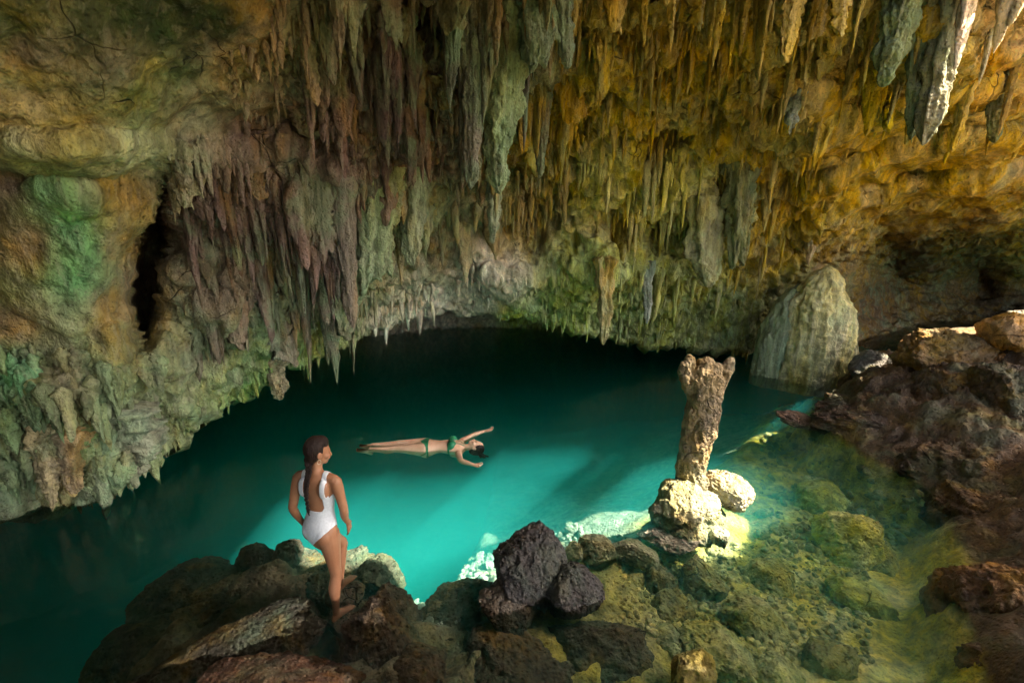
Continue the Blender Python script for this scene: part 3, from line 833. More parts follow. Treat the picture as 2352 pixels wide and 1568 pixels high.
# ------------------------------------------------------------------ boulders
_ico = {}
def ico(sub):
    if sub not in _ico:
        bm = bmesh.new(); bmesh.ops.create_icosphere(bm, subdivisions=sub, radius=1)
        v = np.array([x.co[:] for x in bm.verts]); f = np.array([[q.index for q in p.verts] for p in bm.faces]); bm.free()
        _ico[sub] = (v / np.linalg.norm(v, axis=1, keepdims=True), f)
    return _ico[sub]

def rock_verts(seed, sub, size, ncut=13, cut=(0.5, 0.95), low=0.3, mid=0.12, fine=0.05):
    v, f = ico(sub)
    rr = np.random.default_rng(seed)
    v = v.copy()
    v *= (1 + low * fbm(v * 1.1, 3, seed))[:, None]
    for _ in range(ncut):
        n = rr.normal(size=3); n /= np.linalg.norm(n); d = rr.uniform(*cut)
        e = v @ n - d
        v -= np.where(e > 0, e * 0.88, 0)[:, None] * n
    u = v / np.linalg.norm(v, axis=1, keepdims=True)
    v += u * (mid * ridged(v * 2.4, 4, seed + 5) * 0.8 + fine * ridged(v * 7, 4, seed + 9))[:, None]
    return v * np.array(size), f

rocks = []
def rock(label, px, py, z, wpx, hpx, color, seed, mat='boulder', sub=5, rot=None, deep=None, cat='boulder', group=None, name='boulder', Y=None, **kw):
    """a boulder whose middle shows at (px,py) and lies at height z (or Y metres off)"""
    c = atz(px, py, z) if Y is None else at(px, py, Y)
    m = px2m(c)
    w = wpx * m * .5; h = hpx * m * .5
    d = deep * m * .5 if deep else w * 0.85
    v, f = rock_verts(seed, sub, (w, d, h * 1.05), **kw)
    o = link(name, mesh_from(name, v, f), M[mat], loc=c)
    rocks.append(o)
    if rot is None: rot = ((seed * 37) % 30 - 15, (seed * 53) % 30 - 15, (seed * 71) % 360 if wpx < 200 else 0)
    o.rotation_euler = tuple(R(a) for a in rot)
    o.color = (*color, 1)
    tag(o, label, cat, group)
    return o

FEET = []
DK = (.055, .040, .030)
# foreground
rock('tall black wet rock standing out of the water in front of the pool', 1212, 1308, .08, 172, 195, (.022, .016, .012), 201, 'wet', 6, rot=(0, -8, 20), low=.35, ncut=14)
rock('low black wet rock leaning against the tall black one', 1312, 1350, .0, 130, 110, (.022, .016, .011), 202, 'wet', 6, rot=(0, 10, 0))
rock('dark brown block at the foot of the tall black rock', 1165, 1385, -.08, 130, 100, (.07, .05, .03), 203, 'wet', 5)
rock('broad dark mossy rock behind the standing woman, at the pool edge', 600, 1345, -.40, 300, 98, (0.088, 0.075, 0.039), 204, 'boulder', 6, deep=260, rot=(0, 4, 12), ncut=20, cut=(.4, .9))
rock('mossy rock at the pool edge right behind the woman', 775, 1330, -.36, 190, 82, (0.083, 0.078, 0.042), 2041, 'boulder', 6, rot=(0, -6, 40), ncut=18, cut=(.4, .9))
rock('dark rounded rock farthest left on the pool edge', 420, 1370, -.42, 200, 90, (0.068, 0.062, 0.036), 2042, 'boulder', 6, rot=(5, 0, 70), ncut=18)
rock('dark olive rock at the bottom left corner of the ledge', 330, 1500, -.45, 260, 106, (0.068, 0.060, 0.034), 2043, 'boulder', 6, ncut=18)
rock('long grey layered slab in the left foreground', 560, 1485, -.09, 440, 106, (0.083, 0.070, 0.044), 205, 'boulder', 6, deep=230, rot=(6, -4, 32), ncut=22, cut=(.35, .9))
rock('brown boulder in front of the woman, beside the grey slab', 880, 1468, -.26, 170, 155, (0.088, 0.057, 0.031), 206, 'boulder', 6, deep=220, rot=(0, 0, 25), ncut=12)
rock('rusty red rock at the bottom edge below the grey slab', 640, 1608, .0, 330, 106, (0.125, 0.052, 0.021), 207, 'boulder', 6, ncut=12)
rock('wide brown submerged ledge rock below the tall black rock', 1180, 1530, -.34, 330, 122, (0.114, 0.078, 0.042), 208, 'boulder', 6, deep=260, ncut=20, cut=(.4, .9))
rock('brown submerged rock at the bottom edge right of the ledge rock', 1370, 1500, -.36, 220, 122, (0.104, 0.078, 0.042), 2081, 'boulder', 6, ncut=18)
rock('rust coloured rock at the bottom edge between the red rock and the ledge rock', 960, 1560, -.26, 190, 90, (0.125, 0.073, 0.031), 2082, 'boulder', 6, ncut=18)
rock('small knob of rock at the far edge of the dark mossy rock', 662, 1278, -.2, 66, 60, (0.065, 0.058, 0.036), 209, 'boulder', 5)
rock('flat dark knob left of the small knob on the pool edge', 590, 1290, -.22, 80, 46, (0.058, 0.050, 0.032), 210, 'boulder', 5)
rock('greenish ledge rock at the pool edge right of the woman', 872, 1330, -.36, 120, 100, (0.108, 0.122, 0.065), 211, 'boulder', 5)
rock('brown mound of submerged rock between the woman and the tall black rock', 1060, 1420, -.42, 200, 106, (0.135, 0.099, 0.052), 212, 'boulder', 6)
# pool edge
PB = (.42, .38, .20)
rock('pale yellow sunlit rock on the drop-off left of the column base', 1372, 1262, -.18, 90, 60, PB, 221, 'boulder', 5)
rock('small pale rock on the drop-off nearest the tall black rock', 1318, 1272, -.2, 56, 44, PB, 222, 'boulder', 5)
rock('long pale rock on the drop-off below the column base', 1452, 1268, -.22, 110, 50, PB, 223, 'boulder', 5)
rock('big pale boulder at the foot of the broken column', 1572, 1182, -.14, 150, 130, (.36, .30, .14), 224, 'boulder', 6, ncut=10, low=.4, rot=(0, 0, 40))
rock('pale flat boulder right of the column foot, just above the water', 1682, 1128, .06, 118, 72, (.45, .38, .22), 225, 'boulder', 6)
rock('pale pink rubble mound in front of the column foot', 1555, 1228, -.26, 150, 46, (.58, .44, .32), 226, 'boulder', 6, low=.45)
rock('small pale stone beside the pink rubble mound', 1652, 1232, -.2, 54, 40, (.45, .4, .24), 227, 'boulder', 5)
rock('round dark stone in the shallows below the pale drop-off rocks', 1515, 1345, -0.43, 84, 90, (0.200, 0.164, 0.054), 228, 'boulder', 5)
rock('yellow stone beside the round dark stone', 1465, 1340, -0.45, 60, 50, (0.616, 0.508, 0.142), 229, 'boulder', 5)
rock('olive boulder pair lobe behind the gravel patch', 1612, 1335, -0.47, 104, 96, (0.307, 0.271, 0.087), 230, 'boulder', 5)
rock('dark olive stone low in the shallows left of the gravel patch', 1545, 1405, -0.45, 96, 86, (0.271, 0.236, 0.077), 231, 'boulder', 5)
rock('narrow grey-green stone near the bottom of the shallows', 1530, 1488, -0.45, 92, 80, (0.453, 0.399, 0.120), 232, 'boulder', 5)
rock('large pitted olive boulder at the bottom of the shallows', 1655, 1505, -0.41, 170, 110, (0.544, 0.453, 0.109), 233, 'boulder', 6, low=.2)
rock('reddish olive rock at the bottom edge left of the large pitted boulder', 1588, 1552, -.16, 120, 96, (0.544, 0.399, 0.098), 234, 'boulder', 5)
rock('flat olive boulder behind the large pitted one', 1745, 1445, -0.49, 160, 100, (0.490, 0.418, 0.109), 235, 'boulder', 5)
rock('dark round boulder with a hollow on the yellow sand', 1895, 1505, -0.41, 112, 84, (0.307, 0.254, 0.065), 236, 'boulder', 5)
rock('smooth yellow stone at the bottom edge right of the pitted boulder', 1790, 1556, -0.39, 120, 70, (0.616, 0.525, 0.130), 237, 'boulder', 5)
rock('rough yellow boulder alone in the olive shallows', 1938, 1238, -0.45, 140, 104, (0.834, 0.670, 0.109), 238, 'boulder', 6, ncut=8)
rock('dark side lobe behind the rough yellow boulder', 2012, 1275, -0.57, 120, 80, (0.399, 0.326, 0.065), 239, 'boulder', 5)
rock('yellow boulder under the rough yellow one, deeper in the water', 1985, 1395, -0.57, 140, 110, (0.653, 0.562, 0.098), 240, 'boulder', 5)
rock('brown stone in the shallows behind the gravel patch', 1770, 1335, -0.55, 110, 80, (0.471, 0.380, 0.087), 241, 'boulder', 5)
rock('flat yellowish slab in the shallows towards the right bank', 1880, 1145, -0.55, 130, 70, (0.653, 0.597, 0.109), 242, 'boulder', 5)
rock('pale green slab under water below the right bank', 2060, 1110, -0.51, 190, 100, (0.616, 0.597, 0.120), 243, 'boulder', 5)
# right bank
BR = (.12, .066, .028)
def bank(label, px, py, Y, w, h, c, seed, **kw): return rock(label, px, py, 0, w, h, c, seed, 'boulder', 5 if w < 150 else 6, Y=Y, cat='boulder', **kw)
bank('grey knobbed boulder nearest the domed stalagmite on the right bank', 2012, 850, 7.6, 112, 84, (.22, .18, .15), 251)
bank('second grey knob beside the grey boulder below the stalagmite', 2062, 848, 7.4, 70, 60, (.24, .2, .17), 252)
bank('sunlit gold boulder with a blown white top on the right bank', 2188, 832, 6.7, 190, 130, (.36, .2, .07), 253, low=.35)
bank('sharp ridge rock behind the sunlit gold boulder', 2228, 776, 7.0, 130, 50, (.34, .22, .1), 254)
bank('big orange boulder at the right edge', 2325, 775, 6.3, 112, 92, (.58, .29, .06), 255, low=.15)
bank('small orange stone under the big orange boulder', 2302, 830, 6.2, 46, 36, (.55, .24, .05), 256)
bank('thin grey rock at the right edge above the orange boulder', 2338, 728, 6.8, 90, 36, (.28, .22, .15), 257)
bank('large rounded brown boulder low on the right bank', 2190, 930, 6.0, 190, 150, BR, 258)
bank('dark brown block at the right edge below the orange stones', 2310, 930, 5.6, 190, 170, (.11, .06, .025), 259)
bank('long flat brown ledge sloping into the water', 2010, 960, 6.6, 300, 90, (.12, .065, .03), 260, rot=(0, 6, 0))
bank('brown boulder under the gold boulder, above the waterline', 2095, 930, 6.5, 140, 110, (.15, .085, .032), 261)
bank('small tan stone at the waterline below the domed stalagmite', 1942, 882, 8.0, 38, 40, (.3, .2, .12), 262)
bank('flat reddish stone breaking the surface in the shallows', 1838, 965, 6.75, 84, 24, (.26, .15, .09), 263)
bank('brown boulder at the waterline halfway along the bank', 2130, 1060, 5.3, 170, 100, (.10, .055, .024), 264)
bank('dark hanging rock at the right edge halfway down', 2280, 1080, 4.9, 260, 190, (.12, .065, .025), 265)
bank('small red-brown rock overhanging the water', 2078, 1060, 5.4, 60, 40, (.24, .12, .05), 266)
bank('dark brown rock above the sandy shallows at the right edge', 2280, 1200, 4.35, 220, 170, (.13, .07, .025), 267)
bank('rusty brown boulder in the lower right corner', 2330, 1420, 3.1, 280, 300, (.18, .085, .03), 268)
bank('dark boulder above the rusty one in the lower right', 2350, 1300, 3.7, 170, 130, (.13, .07, .03), 269)
bank('dark lumpy rock on the right shore above the sand', 2300, 1330, 3.65, 150, 130, (.12, .07, .03), 271)
bank('reddish rock between the sand and the lower right corner', 2270, 1500, 2.85, 140, 150, (.17, .085, .03), 272)
bank('brown rock at the very bottom right corner', 2350, 1580, 2.5, 230, 180, (.16, .08, .03), 270)

def scatter_stones(name, label, n, region, size, color, seed, lift=0.3, var=0.25):
    rr = np.random.default_rng(seed)
    base = []
    for i in range(10):
        v, f = rock_verts(seed + i, 2, (1, rr.uniform(.6, .95), rr.uniform(.4, .75)), ncut=9, cut=(.45, .9), mid=.05, fine=0)
        base.append(v)
    pts = []
    while len(pts) < n:
        p = region(rr)
        if p is not None: pts.append(p)
    pts = np.array(pts)
    z = bed_z(np.stack([pts[:, 0], pts[:, 1], 0 * pts[:, 0]], 1))
    VV, FF, TT, off = [], [], [], 0
    for (x, y), zz in zip(pts, z):
        v = base[rr.integers(0, 10)]
        s = size[0] + (size[1] - size[0]) * rr.random() ** 2.2
        e = Matrix.Rotation(rr.uniform(0, 6.28), 3, 'Z') @ Matrix.Rotation(rr.normal(0, .5), 3, 'X') @ Matrix.Rotation(rr.normal(0, .5), 3, 'Y')
        q = (v * s) @ np.array(e).T + np.array([x, y, zz + s * lift])
        VV.append(q); FF.append(f + off); off += len(v)
        c = np.clip(np.array(color) * rr.uniform(1 - var, 1 + var), .02, .9)
        TT.append(np.broadcast_to(c, (len(v), 3)))
    o = link(name, mesh_from(name, np.concatenate(VV), np.concatenate(FF), smooth=False, tint=np.concatenate(TT)), M['bed'])
    tag(o, label, 'stones', kind='stuff')

def seen(px0, px1, py0, py1, z=-0.5, cond=None):
    def f(rr):
        p = atz(rr.uniform(px0, px1), rr.uniform(py0, py1), z)
        return (p[0], p[1]) if cond is None or cond(p) else None
    return f
def slope_region(rr):
    # pale scree on the drop-off, just outside the shelf edge
    t = rr.uniform(7.2, 13.6); i = int(t); a = SHELF[i] + (SHELF[i + 1] - SHELF[i]) * (t - i)
    e = SHELF[i + 1] - SHELF[i]; n = np.array([-e[1], e[0]]); n /= np.linalg.norm(n)
    p = a + n * (rr.uniform(-0.15, 1.6) ** 1.0)
    return (p[0], p[1])
scatter_stones('scree', 'pale broken stones on the sunlit underwater slope', 900, slope_region, (.025, .10), (.52, .51, .39), 301)
scatter_stones('pebbles', 'olive pebbles covering the floor of the shallows', 1500, seen(1420, 2000, 1230, 1530), (.012, .05), (.60, .48, .13), 321, var=.5)
scatter_stones('rubble', 'broken stones strewn along the right bank and shallows', 420, seen(1750, 2150, 900, 1250, cond=lambda p: ground(p[0], p[1]) < -.12), (.02, .10), (.45, .36, .1), 341, var=.4)

# ------------------------------------------------------------------ column and stalagmite
def loft_profile(prof, nr, nc, dep=0.85, seed=0, lump=.05, flute=0, nfl=9, pits=0.0):
    """prof rows: (z, xc, yc, half width); returns verts"""
    prof = np.array(prof, float)
    z = np.linspace(prof[0, 0], prof[-1, 0], nr)
    xc = np.interp(z, prof[:, 0], prof[:, 1])[:, None]; yc = np.interp(z, prof[:, 0], prof[:, 2])[:, None]; r = np.interp(z, prof[:, 0], prof[:, 3])[:, None]
    for _ in range(2):
        for q in (xc, yc, r): q[1:-1] = (q[:-2] + 2 * q[1:-1] + q[2:]) / 4
    th = np.linspace(0, 2 * math.pi, nc, endpoint=False)[None]
    X = np.cos(th) + 0 * r; Yv = np.sin(th) + 0 * r; Z = z[:, None] + 0 * X
    P = np.stack([xc + r * X, yc + dep * r * Yv, Z], -1).reshape(-1, 3)
    d = lump * (1.2 * fbm(P * 3.5, 4, seed) + 0.35 * ridged(P * 9, 2, seed + 4))
    if flute:
        q = P.copy(); q[:, 2] *= 0.1
        d = d + flute * ridged(q * nfl, 2, seed + 8)
    if pits:
        d = d - pits * np.clip(pn(P * np.array([16, 16, 11]), seed + 12) - 0.12, 0, 1) * 3
    n = np.stack([X, Yv, 0 * X], -1).reshape(-1, 3)
    d *= np.repeat(np.clip(r[:, 0] / max(r.max(), 1e-6) * 2.2, .1, 1), nc)
    return P + n * d[:, None]

cb = atz(1585, 1135, 0.0)       # foot of the broken column
prof = [(-.35, -.02, 0, .24), (-.05, -.02, 0, .20), (.15, -.02, 0, .175), (.4, -.03, 0, .17), (.62, .0, 0, .18), (.8, .02, 0, .195), (.95, .04, 0, .205), (1.1, .04, 0, .20), (1.25, .03, 0, .205), (1.38, .02, 0, .22), (1.46, .03, 0, .22)]
COLUMN_PROF = prof
sb = at(1848, 872, 8.7)
mm = px2m(sb)
def prow(py, l, r, yc=0.0):
    return (float(at(1848, py, 8.7)[2] - sb[2]), ((l + r) / 2 - 1848) * mm, yc, (r - l) / 2 * mm)
rows_ = [prow(890, 1790, 1925), prow(870, 1790, 1922), prow(830, 1792, 1925), prow(780, 1795, 1928), prow(720, 1796, 1918), prow(690, 1798, 1905), prow(660, 1812, 1888), prow(635, 1828, 1880), prow(620, 1842, 1872), prow(612, 1856, 1862)]
stalagmite = link('domed_stalagmite', mesh_from('domed_stalagmite', loft_profile(rows_, 140, 160, .75, 421, .07, .045, 5), grid_faces(140, 160, True)), M['drip'], loc=sb)
stalagmite.color = (.74, .62, .25, 1)
tag(stalagmite, 'tall domed stalagmite of pale flowstone rising from the far water', 'stalagmite')
rows_ = [prow(890, 1888, 1946, .1), prow(860, 1888, 1950, .1), prow(800, 1890, 1952, .1), prow(760, 1888, 1940, .1), prow(720, 1880, 1926, .08), prow(695, 1878, 1912, .06), prow(682, 1885, 1900, .05)]
s2 = link('flowstone_shoulder', mesh_from('flowstone_shoulder', loft_profile(rows_, 90, 96, .9, 425, .04, .06, 6), grid_faces(90, 96, True)), M['drip'], stalagmite)
s2.color = (.46, .42, .22, 1)
rows_ = [prow(890, 1748, 1822, .25), prow(850, 1750, 1825, .25), prow(790, 1755, 1830, .25), prow(740, 1765, 1830, .25), prow(700, 1780, 1835, .22), prow(670, 1800, 1840, .2), prow(655, 1815, 1830, .2)]
s3 = link('flowstone_shoulder', mesh_from('flowstone_shoulder', loft_profile(rows_, 90, 96, .9, 427, .04, .06, 6), grid_faces(90, 96, True)), M['drip'], stalagmite)
s3.color = (.34, .38, .18, 1)
#NEXT2#
# ------------------------------------------------------------------ people
def fabric(name, color, rough=0.6, sheen=0.2):
    b = NB(name)
    tc = b.n('ShaderNodeTexCoord').outputs['Object']
    n = b.noise(tc, 60, 3, .5)
    c = b.mix(b.rng(n, .3, .7), color, tuple(q * .86 for q in color))
    b.l(c, b.b.inputs['Base Color']); b.b.inputs['Roughness'].default_value = rough
    n2 = b.noise(b.scaled(tc, (1, 1, .5)), 22, 2, .5)
    bp = b.n('ShaderNodeBump'); bp.inputs['Strength'].default_value = .25; bp.inputs['Distance'].default_value = .01
    b.l(n2, bp.inputs['Height']); b.l(bp.outputs[0], b.b.inputs['Normal'])
    return b.m
def skin_mat(name, color):
    b = NB(name)
    tc = b.n('ShaderNodeTexCoord').outputs['Object']
    n = b.noise(tc, 9, 4, .55)
    c = b.mix(b.rng(n, .3, .7), color, (color[0] * .86, color[1] * .78, color[2] * .72))
    n2 = b.noise(tc, 120, 2, .5)
    c = b.mix(b.rng(n2, .55, .75, 0, .18), c, (color[0] * .7, color[1] * .5, color[2] * .4))
    b.l(c, b.b.inputs['Base Color'])
    b.b.inputs['Roughness'].default_value = .48
    bp = b.n('ShaderNodeBump'); bp.inputs['Strength'].default_value = .1; bp.inputs['Distance'].default_value = .004
    b.l(n2, bp.inputs['Height']); b.l(bp.outputs[0], b.b.inputs['Normal'])
    return b.m
def hair_mat(name, color):
    b = NB(name)
    tc = b.n('ShaderNodeTexCoord').outputs['Object']
    n = b.noise(b.scaled(tc, (1, 1, .15)), 130, 3, .6, .6)
    c = b.mix(b.rng(n, .35, .65), color, tuple(min(1, q * 2.0) for q in color))
    b.l(c, b.b.inputs['Base Color']); b.b.inputs['Roughness'].default_value = .55; b.b.inputs['Specular IOR Level'].default_value = .25
    bp = b.n('ShaderNodeBump'); bp.inputs['Strength'].default_value = .7; bp.inputs['Distance'].default_value = .012
    b.l(n, bp.inputs['Height']); b.l(bp.outputs[0], b.b.inputs['Normal'])
    return b.m
def plain(name, color, rough=.5):
    b = NB(name)
    n = b.noise(b.n('ShaderNodeTexCoord').outputs['Object'], 40, 2)
    b.l(b.mix(b.rng(n, .3, .7), color, tuple(q * .85 for q in color)), b.b.inputs['Base Color']); b.b.inputs['Roughness'].default_value = rough
    return b.m
M['skin_tan'] = skin_mat('skin_tanned', (.40, .185, .095))
M['skin_light'] = skin_mat('skin_light', (.72, .46, .31))
M['white_suit'] = fabric('white_swimsuit', (.80, .80, .82))
M['green_suit'] = fabric('green_bikini', (.015, .20, .085), .4)
M['hair_dark'] = hair_mat('hair_dark', (.010, .006, .005))
M['hair_brown'] = hair_mat('hair_brown', (.014, .007, .005))
M['lip'] = plain('lip', (.42, .10, .08), .35)
M['eye'] = plain('eye', (.03, .02, .02), .2)
M['nail'] = plain('nail', (.75, .50, .42), .3)
M['silver'] = plain('earring_metal', (.7, .65, .5), .25)

def tube(pts, rad, n=16, flat=None, up=None):
    """closed tapered tube through pts; rad per point (float or (a,b)); returns verts, faces(list)"""
    pts = np.array(pts, float)
    # resample smoothly
    m = len(pts)
    t = np.arange(m); tt = np.linspace(0, m - 1, (m - 1) * 5 + 1)
    rad = np.array([r if hasattr(r, '__len__') else (r, r) for r in rad], float)
    def cr(a):
        out = []
        for x in tt:
            i = min(int(x), m - 2); f = x - i
            p0, p1, p2, p3 = a[max(i - 1, 0)], a[i], a[i + 1], a[min(i + 2, m - 1)]
            out.append(.5 * ((2 * p1) + (-p0 + p2) * f + (2 * p0 - 5 * p1 + 4 * p2 - p3) * f * f + (-p0 + 3 * p1 - 3 * p2 + p3) * f ** 3))
        return np.array(out)
    P = cr(pts); Rr = np.maximum(cr(rad), .001)
    T = np.gradient(P, axis=0); T /= np.linalg.norm(T, axis=1, keepdims=True)
    u = np.array(up if up is not None else (0, 1, 0), float)
    V = []
    th = np.linspace(0, 2 * math.pi, n, endpoint=False)
    # rounded caps
    rings = [(P[0] - T[0] * min(Rr[0]) * .75, Rr[0] * .55, T[0])] + list(zip(P, Rr, T)) + [(P[-1] + T[-1] * min(Rr[-1]) * .75, Rr[-1] * .55, T[-1])]
    for p, r, d in rings:
        a = np.cross(u, d); a /= max(np.linalg.norm(a), 1e-6); c = np.cross(d, a)
        V.append(p + np.outer(np.cos(th) * r[0], a) + np.outer(np.sin(th) * r[1], c))
    k = len(rings)
    V = np.concatenate(V)
    F = [tuple(q) for q in grid_faces(k, n, True)]
    F = [(f[3], f[2], f[1], f[0]) for f in F]
    F.append(tuple(range(n)))
    F.append(tuple((k - 1) * n + i for i in range(n))[::-1])
    return V, F

def ell(c, r, rot=None):
    v, f = ico(3)
    v = v * np.array(r)
    if rot is not None: v = v @ np.array(rot).T
    return v + np.array(c), [tuple(x) for x in f]

def union(name, parts, voxel=.0045, smooth=4):
    """one continuous surface out of overlapping solids"""
    VV, FF, off = [], [], 0
    for v, f in parts:
        VV.append(v); FF += [tuple(i + off for i in q) for q in f]; off += len(v)
    me = bpy.data.meshes.new(name); me.from_pydata(np.concatenate(VV).tolist(), [], FF); me.update()
    bm = bmesh.new(); bm.from_mesh(me); bmesh.ops.recalc_face_normals(bm, faces=bm.faces); bm.to_mesh(me); bm.free()
    o = bpy.data.objects.new(name, me); col.objects.link(o)
    md = o.modifiers.new('r', 'REMESH'); md.mode = 'VOXEL'; md.voxel_size = voxel; md.use_smooth_shade = True
    if smooth:
        ms = o.modifiers.new('s', 'SMOOTH'); ms.factor = .5; ms.iterations = smooth
    dg = bpy.context.evaluated_depsgraph_get()
    ev = o.evaluated_get(dg)
    m2 = bpy.data.meshes.new_from_object(ev)
    v = np.empty(len(m2.vertices) * 3, np.float32); m2.vertices.foreach_get('co', v)
    f = [tuple(p.vertices) for p in m2.polygons]
    bpy.data.objects.remove(o); bpy.data.meshes.remove(me); bpy.data.meshes.remove(m2)
    return v.reshape(-1, 3).astype(float), np.array(f)

def vnormals(v, f):
    n = np.zeros_like(v)
    a = v[f[:, 2]] - v[f[:, 0]]; c = v[f[:, 3]] - v[f[:, 1]]
    q = np.cross(a, c)
    for i in range(4): np.add.at(n, f[:, i], q)
    return n / np.maximum(np.linalg.norm(n, axis=1, keepdims=True), 1e-12)

def hand(wrist, d, n, side, curl=.35, size=1.0):
    """palm and five fingers; d towards the fingertips, n out of the back of the hand, side towards the thumb"""
    d, n, side = [np.array(x, float) / np.linalg.norm(x) for x in (d, n, side)]
    side = side - d * (side @ d); side /= np.linalg.norm(side); n = np.cross(d, side) * (1 if np.cross(d, side) @ n > 0 else -1)
    w = np.array(wrist, float); out = []
    out.append(tube([w - d * .02, w + d * .03 * size, w + d * .085 * size], [(.024, .017), (.034 * size, .014), (.038 * size, .012)], 12, up=n))
    for k, (o_, l_) in enumerate(((.029, .066), (.010, .074), (-.010, .069), (-.028, .054))):
        p = w + d * .080 * size + side * o_ * size
        sp = side * o_ * .35
        ds = d + sp * 3
        ds /= np.linalg.norm(ds)
        c1, c2, c3 = curl * .5, curl * 1.3, curl * 1.9
        a1 = ds * math.cos(c1) - n * math.sin(c1); a2 = ds * math.cos(c2) - n * math.sin(c2); a3 = ds * math.cos(c3) - n * math.sin(c3)
        q1 = p + a1 * l_ * .45 * size; q2 = q1 + a2 * l_ * .32 * size; q3 = q2 + a3 * l_ * .23 * size
        out.append(tube([p - ds * .02, p, q1, q2, q3], [.0090, .0088, .0082, .0076, .0064], 8, up=n))
    p = w + d * .022 * size + side * .024 * size
    t1 = d * .75 + side * .62 - n * .2; t1 /= np.linalg.norm(t1)
    t2 = d * .93 + side * .25 - n * .25; t2 /= np.linalg.norm(t2)
    out.append(tube([p - t1 * .012, p + t1 * .03, p + t1 * .05 + t2 * .012, p + t1 * .05 + t2 * .034], [.014, .0115, .0100, .0080], 8, up=n))
    return out

def torso_parts():
    tr = [(.755, .0, .095, .080), (.80, -.005, .148, .095), (.86, -.012, .166, .106), (.91, -.010, .162, .102), (.97, .0, .138, .088), (1.03, .006, .117, .078), (1.08, .008, .115, .077), (1.15, .006, .128, .084),
          (1.22, .002, .143, .090), (1.29, -.006, .156, .085), (1.335, -.012, .150, .074), (1.365, -.014, .105, .058), (1.39, -.012, .060, .052)]
    ps = [tube([(0, y, z) for z, y, a, c in tr], [(a, c) for z, y, a, c in tr], 28, up=(0, 1, 0))]
    for s in (-1, 1):
        ps.append(ell((s * .074, -.048, .860), (.080, .068, .088)))
        ps.append(ell((s * .072, .068, 1.225), (.062, .055, .060)))
        ps.append(tube([(s * .02, -.015, 1.375), (s * .09, -.018, 1.36), (s * .158, -.015, 1.335)], [.036, .036, .044], 12))
        ps.append(ell((s * .085, -.07, 1.27), (.055, .035, .075)))       # shoulder blades
    return ps

def head_parts(yaw=0.0, pitch=0.0, base=(0, -.01, 1.375)):
    ps = [tube([(0, -.012, 1.36), (0, -.004, 1.42), (0, .004, 1.49)], [.052, .044, .047], 16)]
    # skull about its own origin at the neck top
    h = [ell((0, .0, .115), (.073, .092, .100)), ell((0, .028, .062), (.058, .066, .072)), ell((0, .062, .012), (.030, .030, .026)), ell((0, .084, .098), (.040, .018, .022)),
         tube([(0, .088, .098), (0, .098, .075), (0, .108, .056), (0, .095, .047)], [.009, .011, .014, .010], 10, up=(1, 0, 0)), ell((0, .088, .030), (.022, .014, .011))]
    for s in (-1, 1):
        h.append(ell((s * .042, .062, .066), (.026, .026, .026)))
        h.append(ell((s * .074, -.004, .085), (.010, .020, .031), Matrix.Rotation(s * .35, 3, 'Z')))
    T = np.array(Matrix.Rotation(yaw, 3, 'Z') @ Matrix.Rotation(pitch, 3, 'X')); o = np.array((0, .0, 1.455))
    return ps + [(v @ T.T + o, f) for v, f in h], (lambda v: np.asarray(v, float) @ T.T + o)

def leg(hip, knee, ankle):
    hip, knee, ankle = map(np.array, (hip, knee, ankle))
    a = knee - hip; c = ankle - knee
    back = np.array([0, -1, 0.0])
    return [tube([hip + a * -.02, hip + a * .18, hip + a * .5, hip + a * .82, knee], [(.084, .092), (.081, .088), (.066, .072), (.052, .055), (.048, .050)], 20, up=(0, 1, 0)),
            tube([knee, knee + c * .18 + back * .008, knee + c * .36 + back * .016, knee + c * .7 + back * .004, ankle - c * .04, ankle], [(.048, .050), (.046, .051), (.048, .054), (.035, .039), (.028, .032), (.030, .034)], 18, up=(0, 1, 0))]

def foot(ankle, d, down):
    """d: direction of the toes, down: towards the sole"""
    a = np.array(ankle, float); d = np.array(d, float); d /= np.linalg.norm(d); dn = np.array(down, float); dn /= np.linalg.norm(dn); s = np.cross(d, dn)
    ps = [tube([a - d * .035 + dn * .045, a + d * .02 + dn * .032, a + d * .09 + dn * .045, a + d * .145 + dn * .058], [(.026, .030), (.032, .040), (.040, .026), (.044, .015)], 14, up=dn)]
    for k, (o_, l_, r_) in enumerate(((-.030, .045, .0125), (-.012, .046, .0095), (.003, .041, .009), (.018, .035, .0085), (.031, .028, .008))):
        p = a + d * .135 + dn * .060 + s * o_
        ps.append(tube([p, p + d * l_ * .6 - dn * .003, p + d * l_ + dn * .003], [r_, r_ * .95, r_ * .8], 8, up=dn))
    return ps

def arm(sh, el, wr):
    sh, el, wr = map(np.array, (sh, el, wr))
    return [tube([sh, sh + (el - sh) * .25, sh + (el - sh) * .6, el], [.047, .047, .041, .036], 16),
            tube([el, el + (wr - el) * .25, el + (wr - el) * .7, wr], [(.034, .034), (.037, .035), (.028, .026), (.023, .019)], 16)]

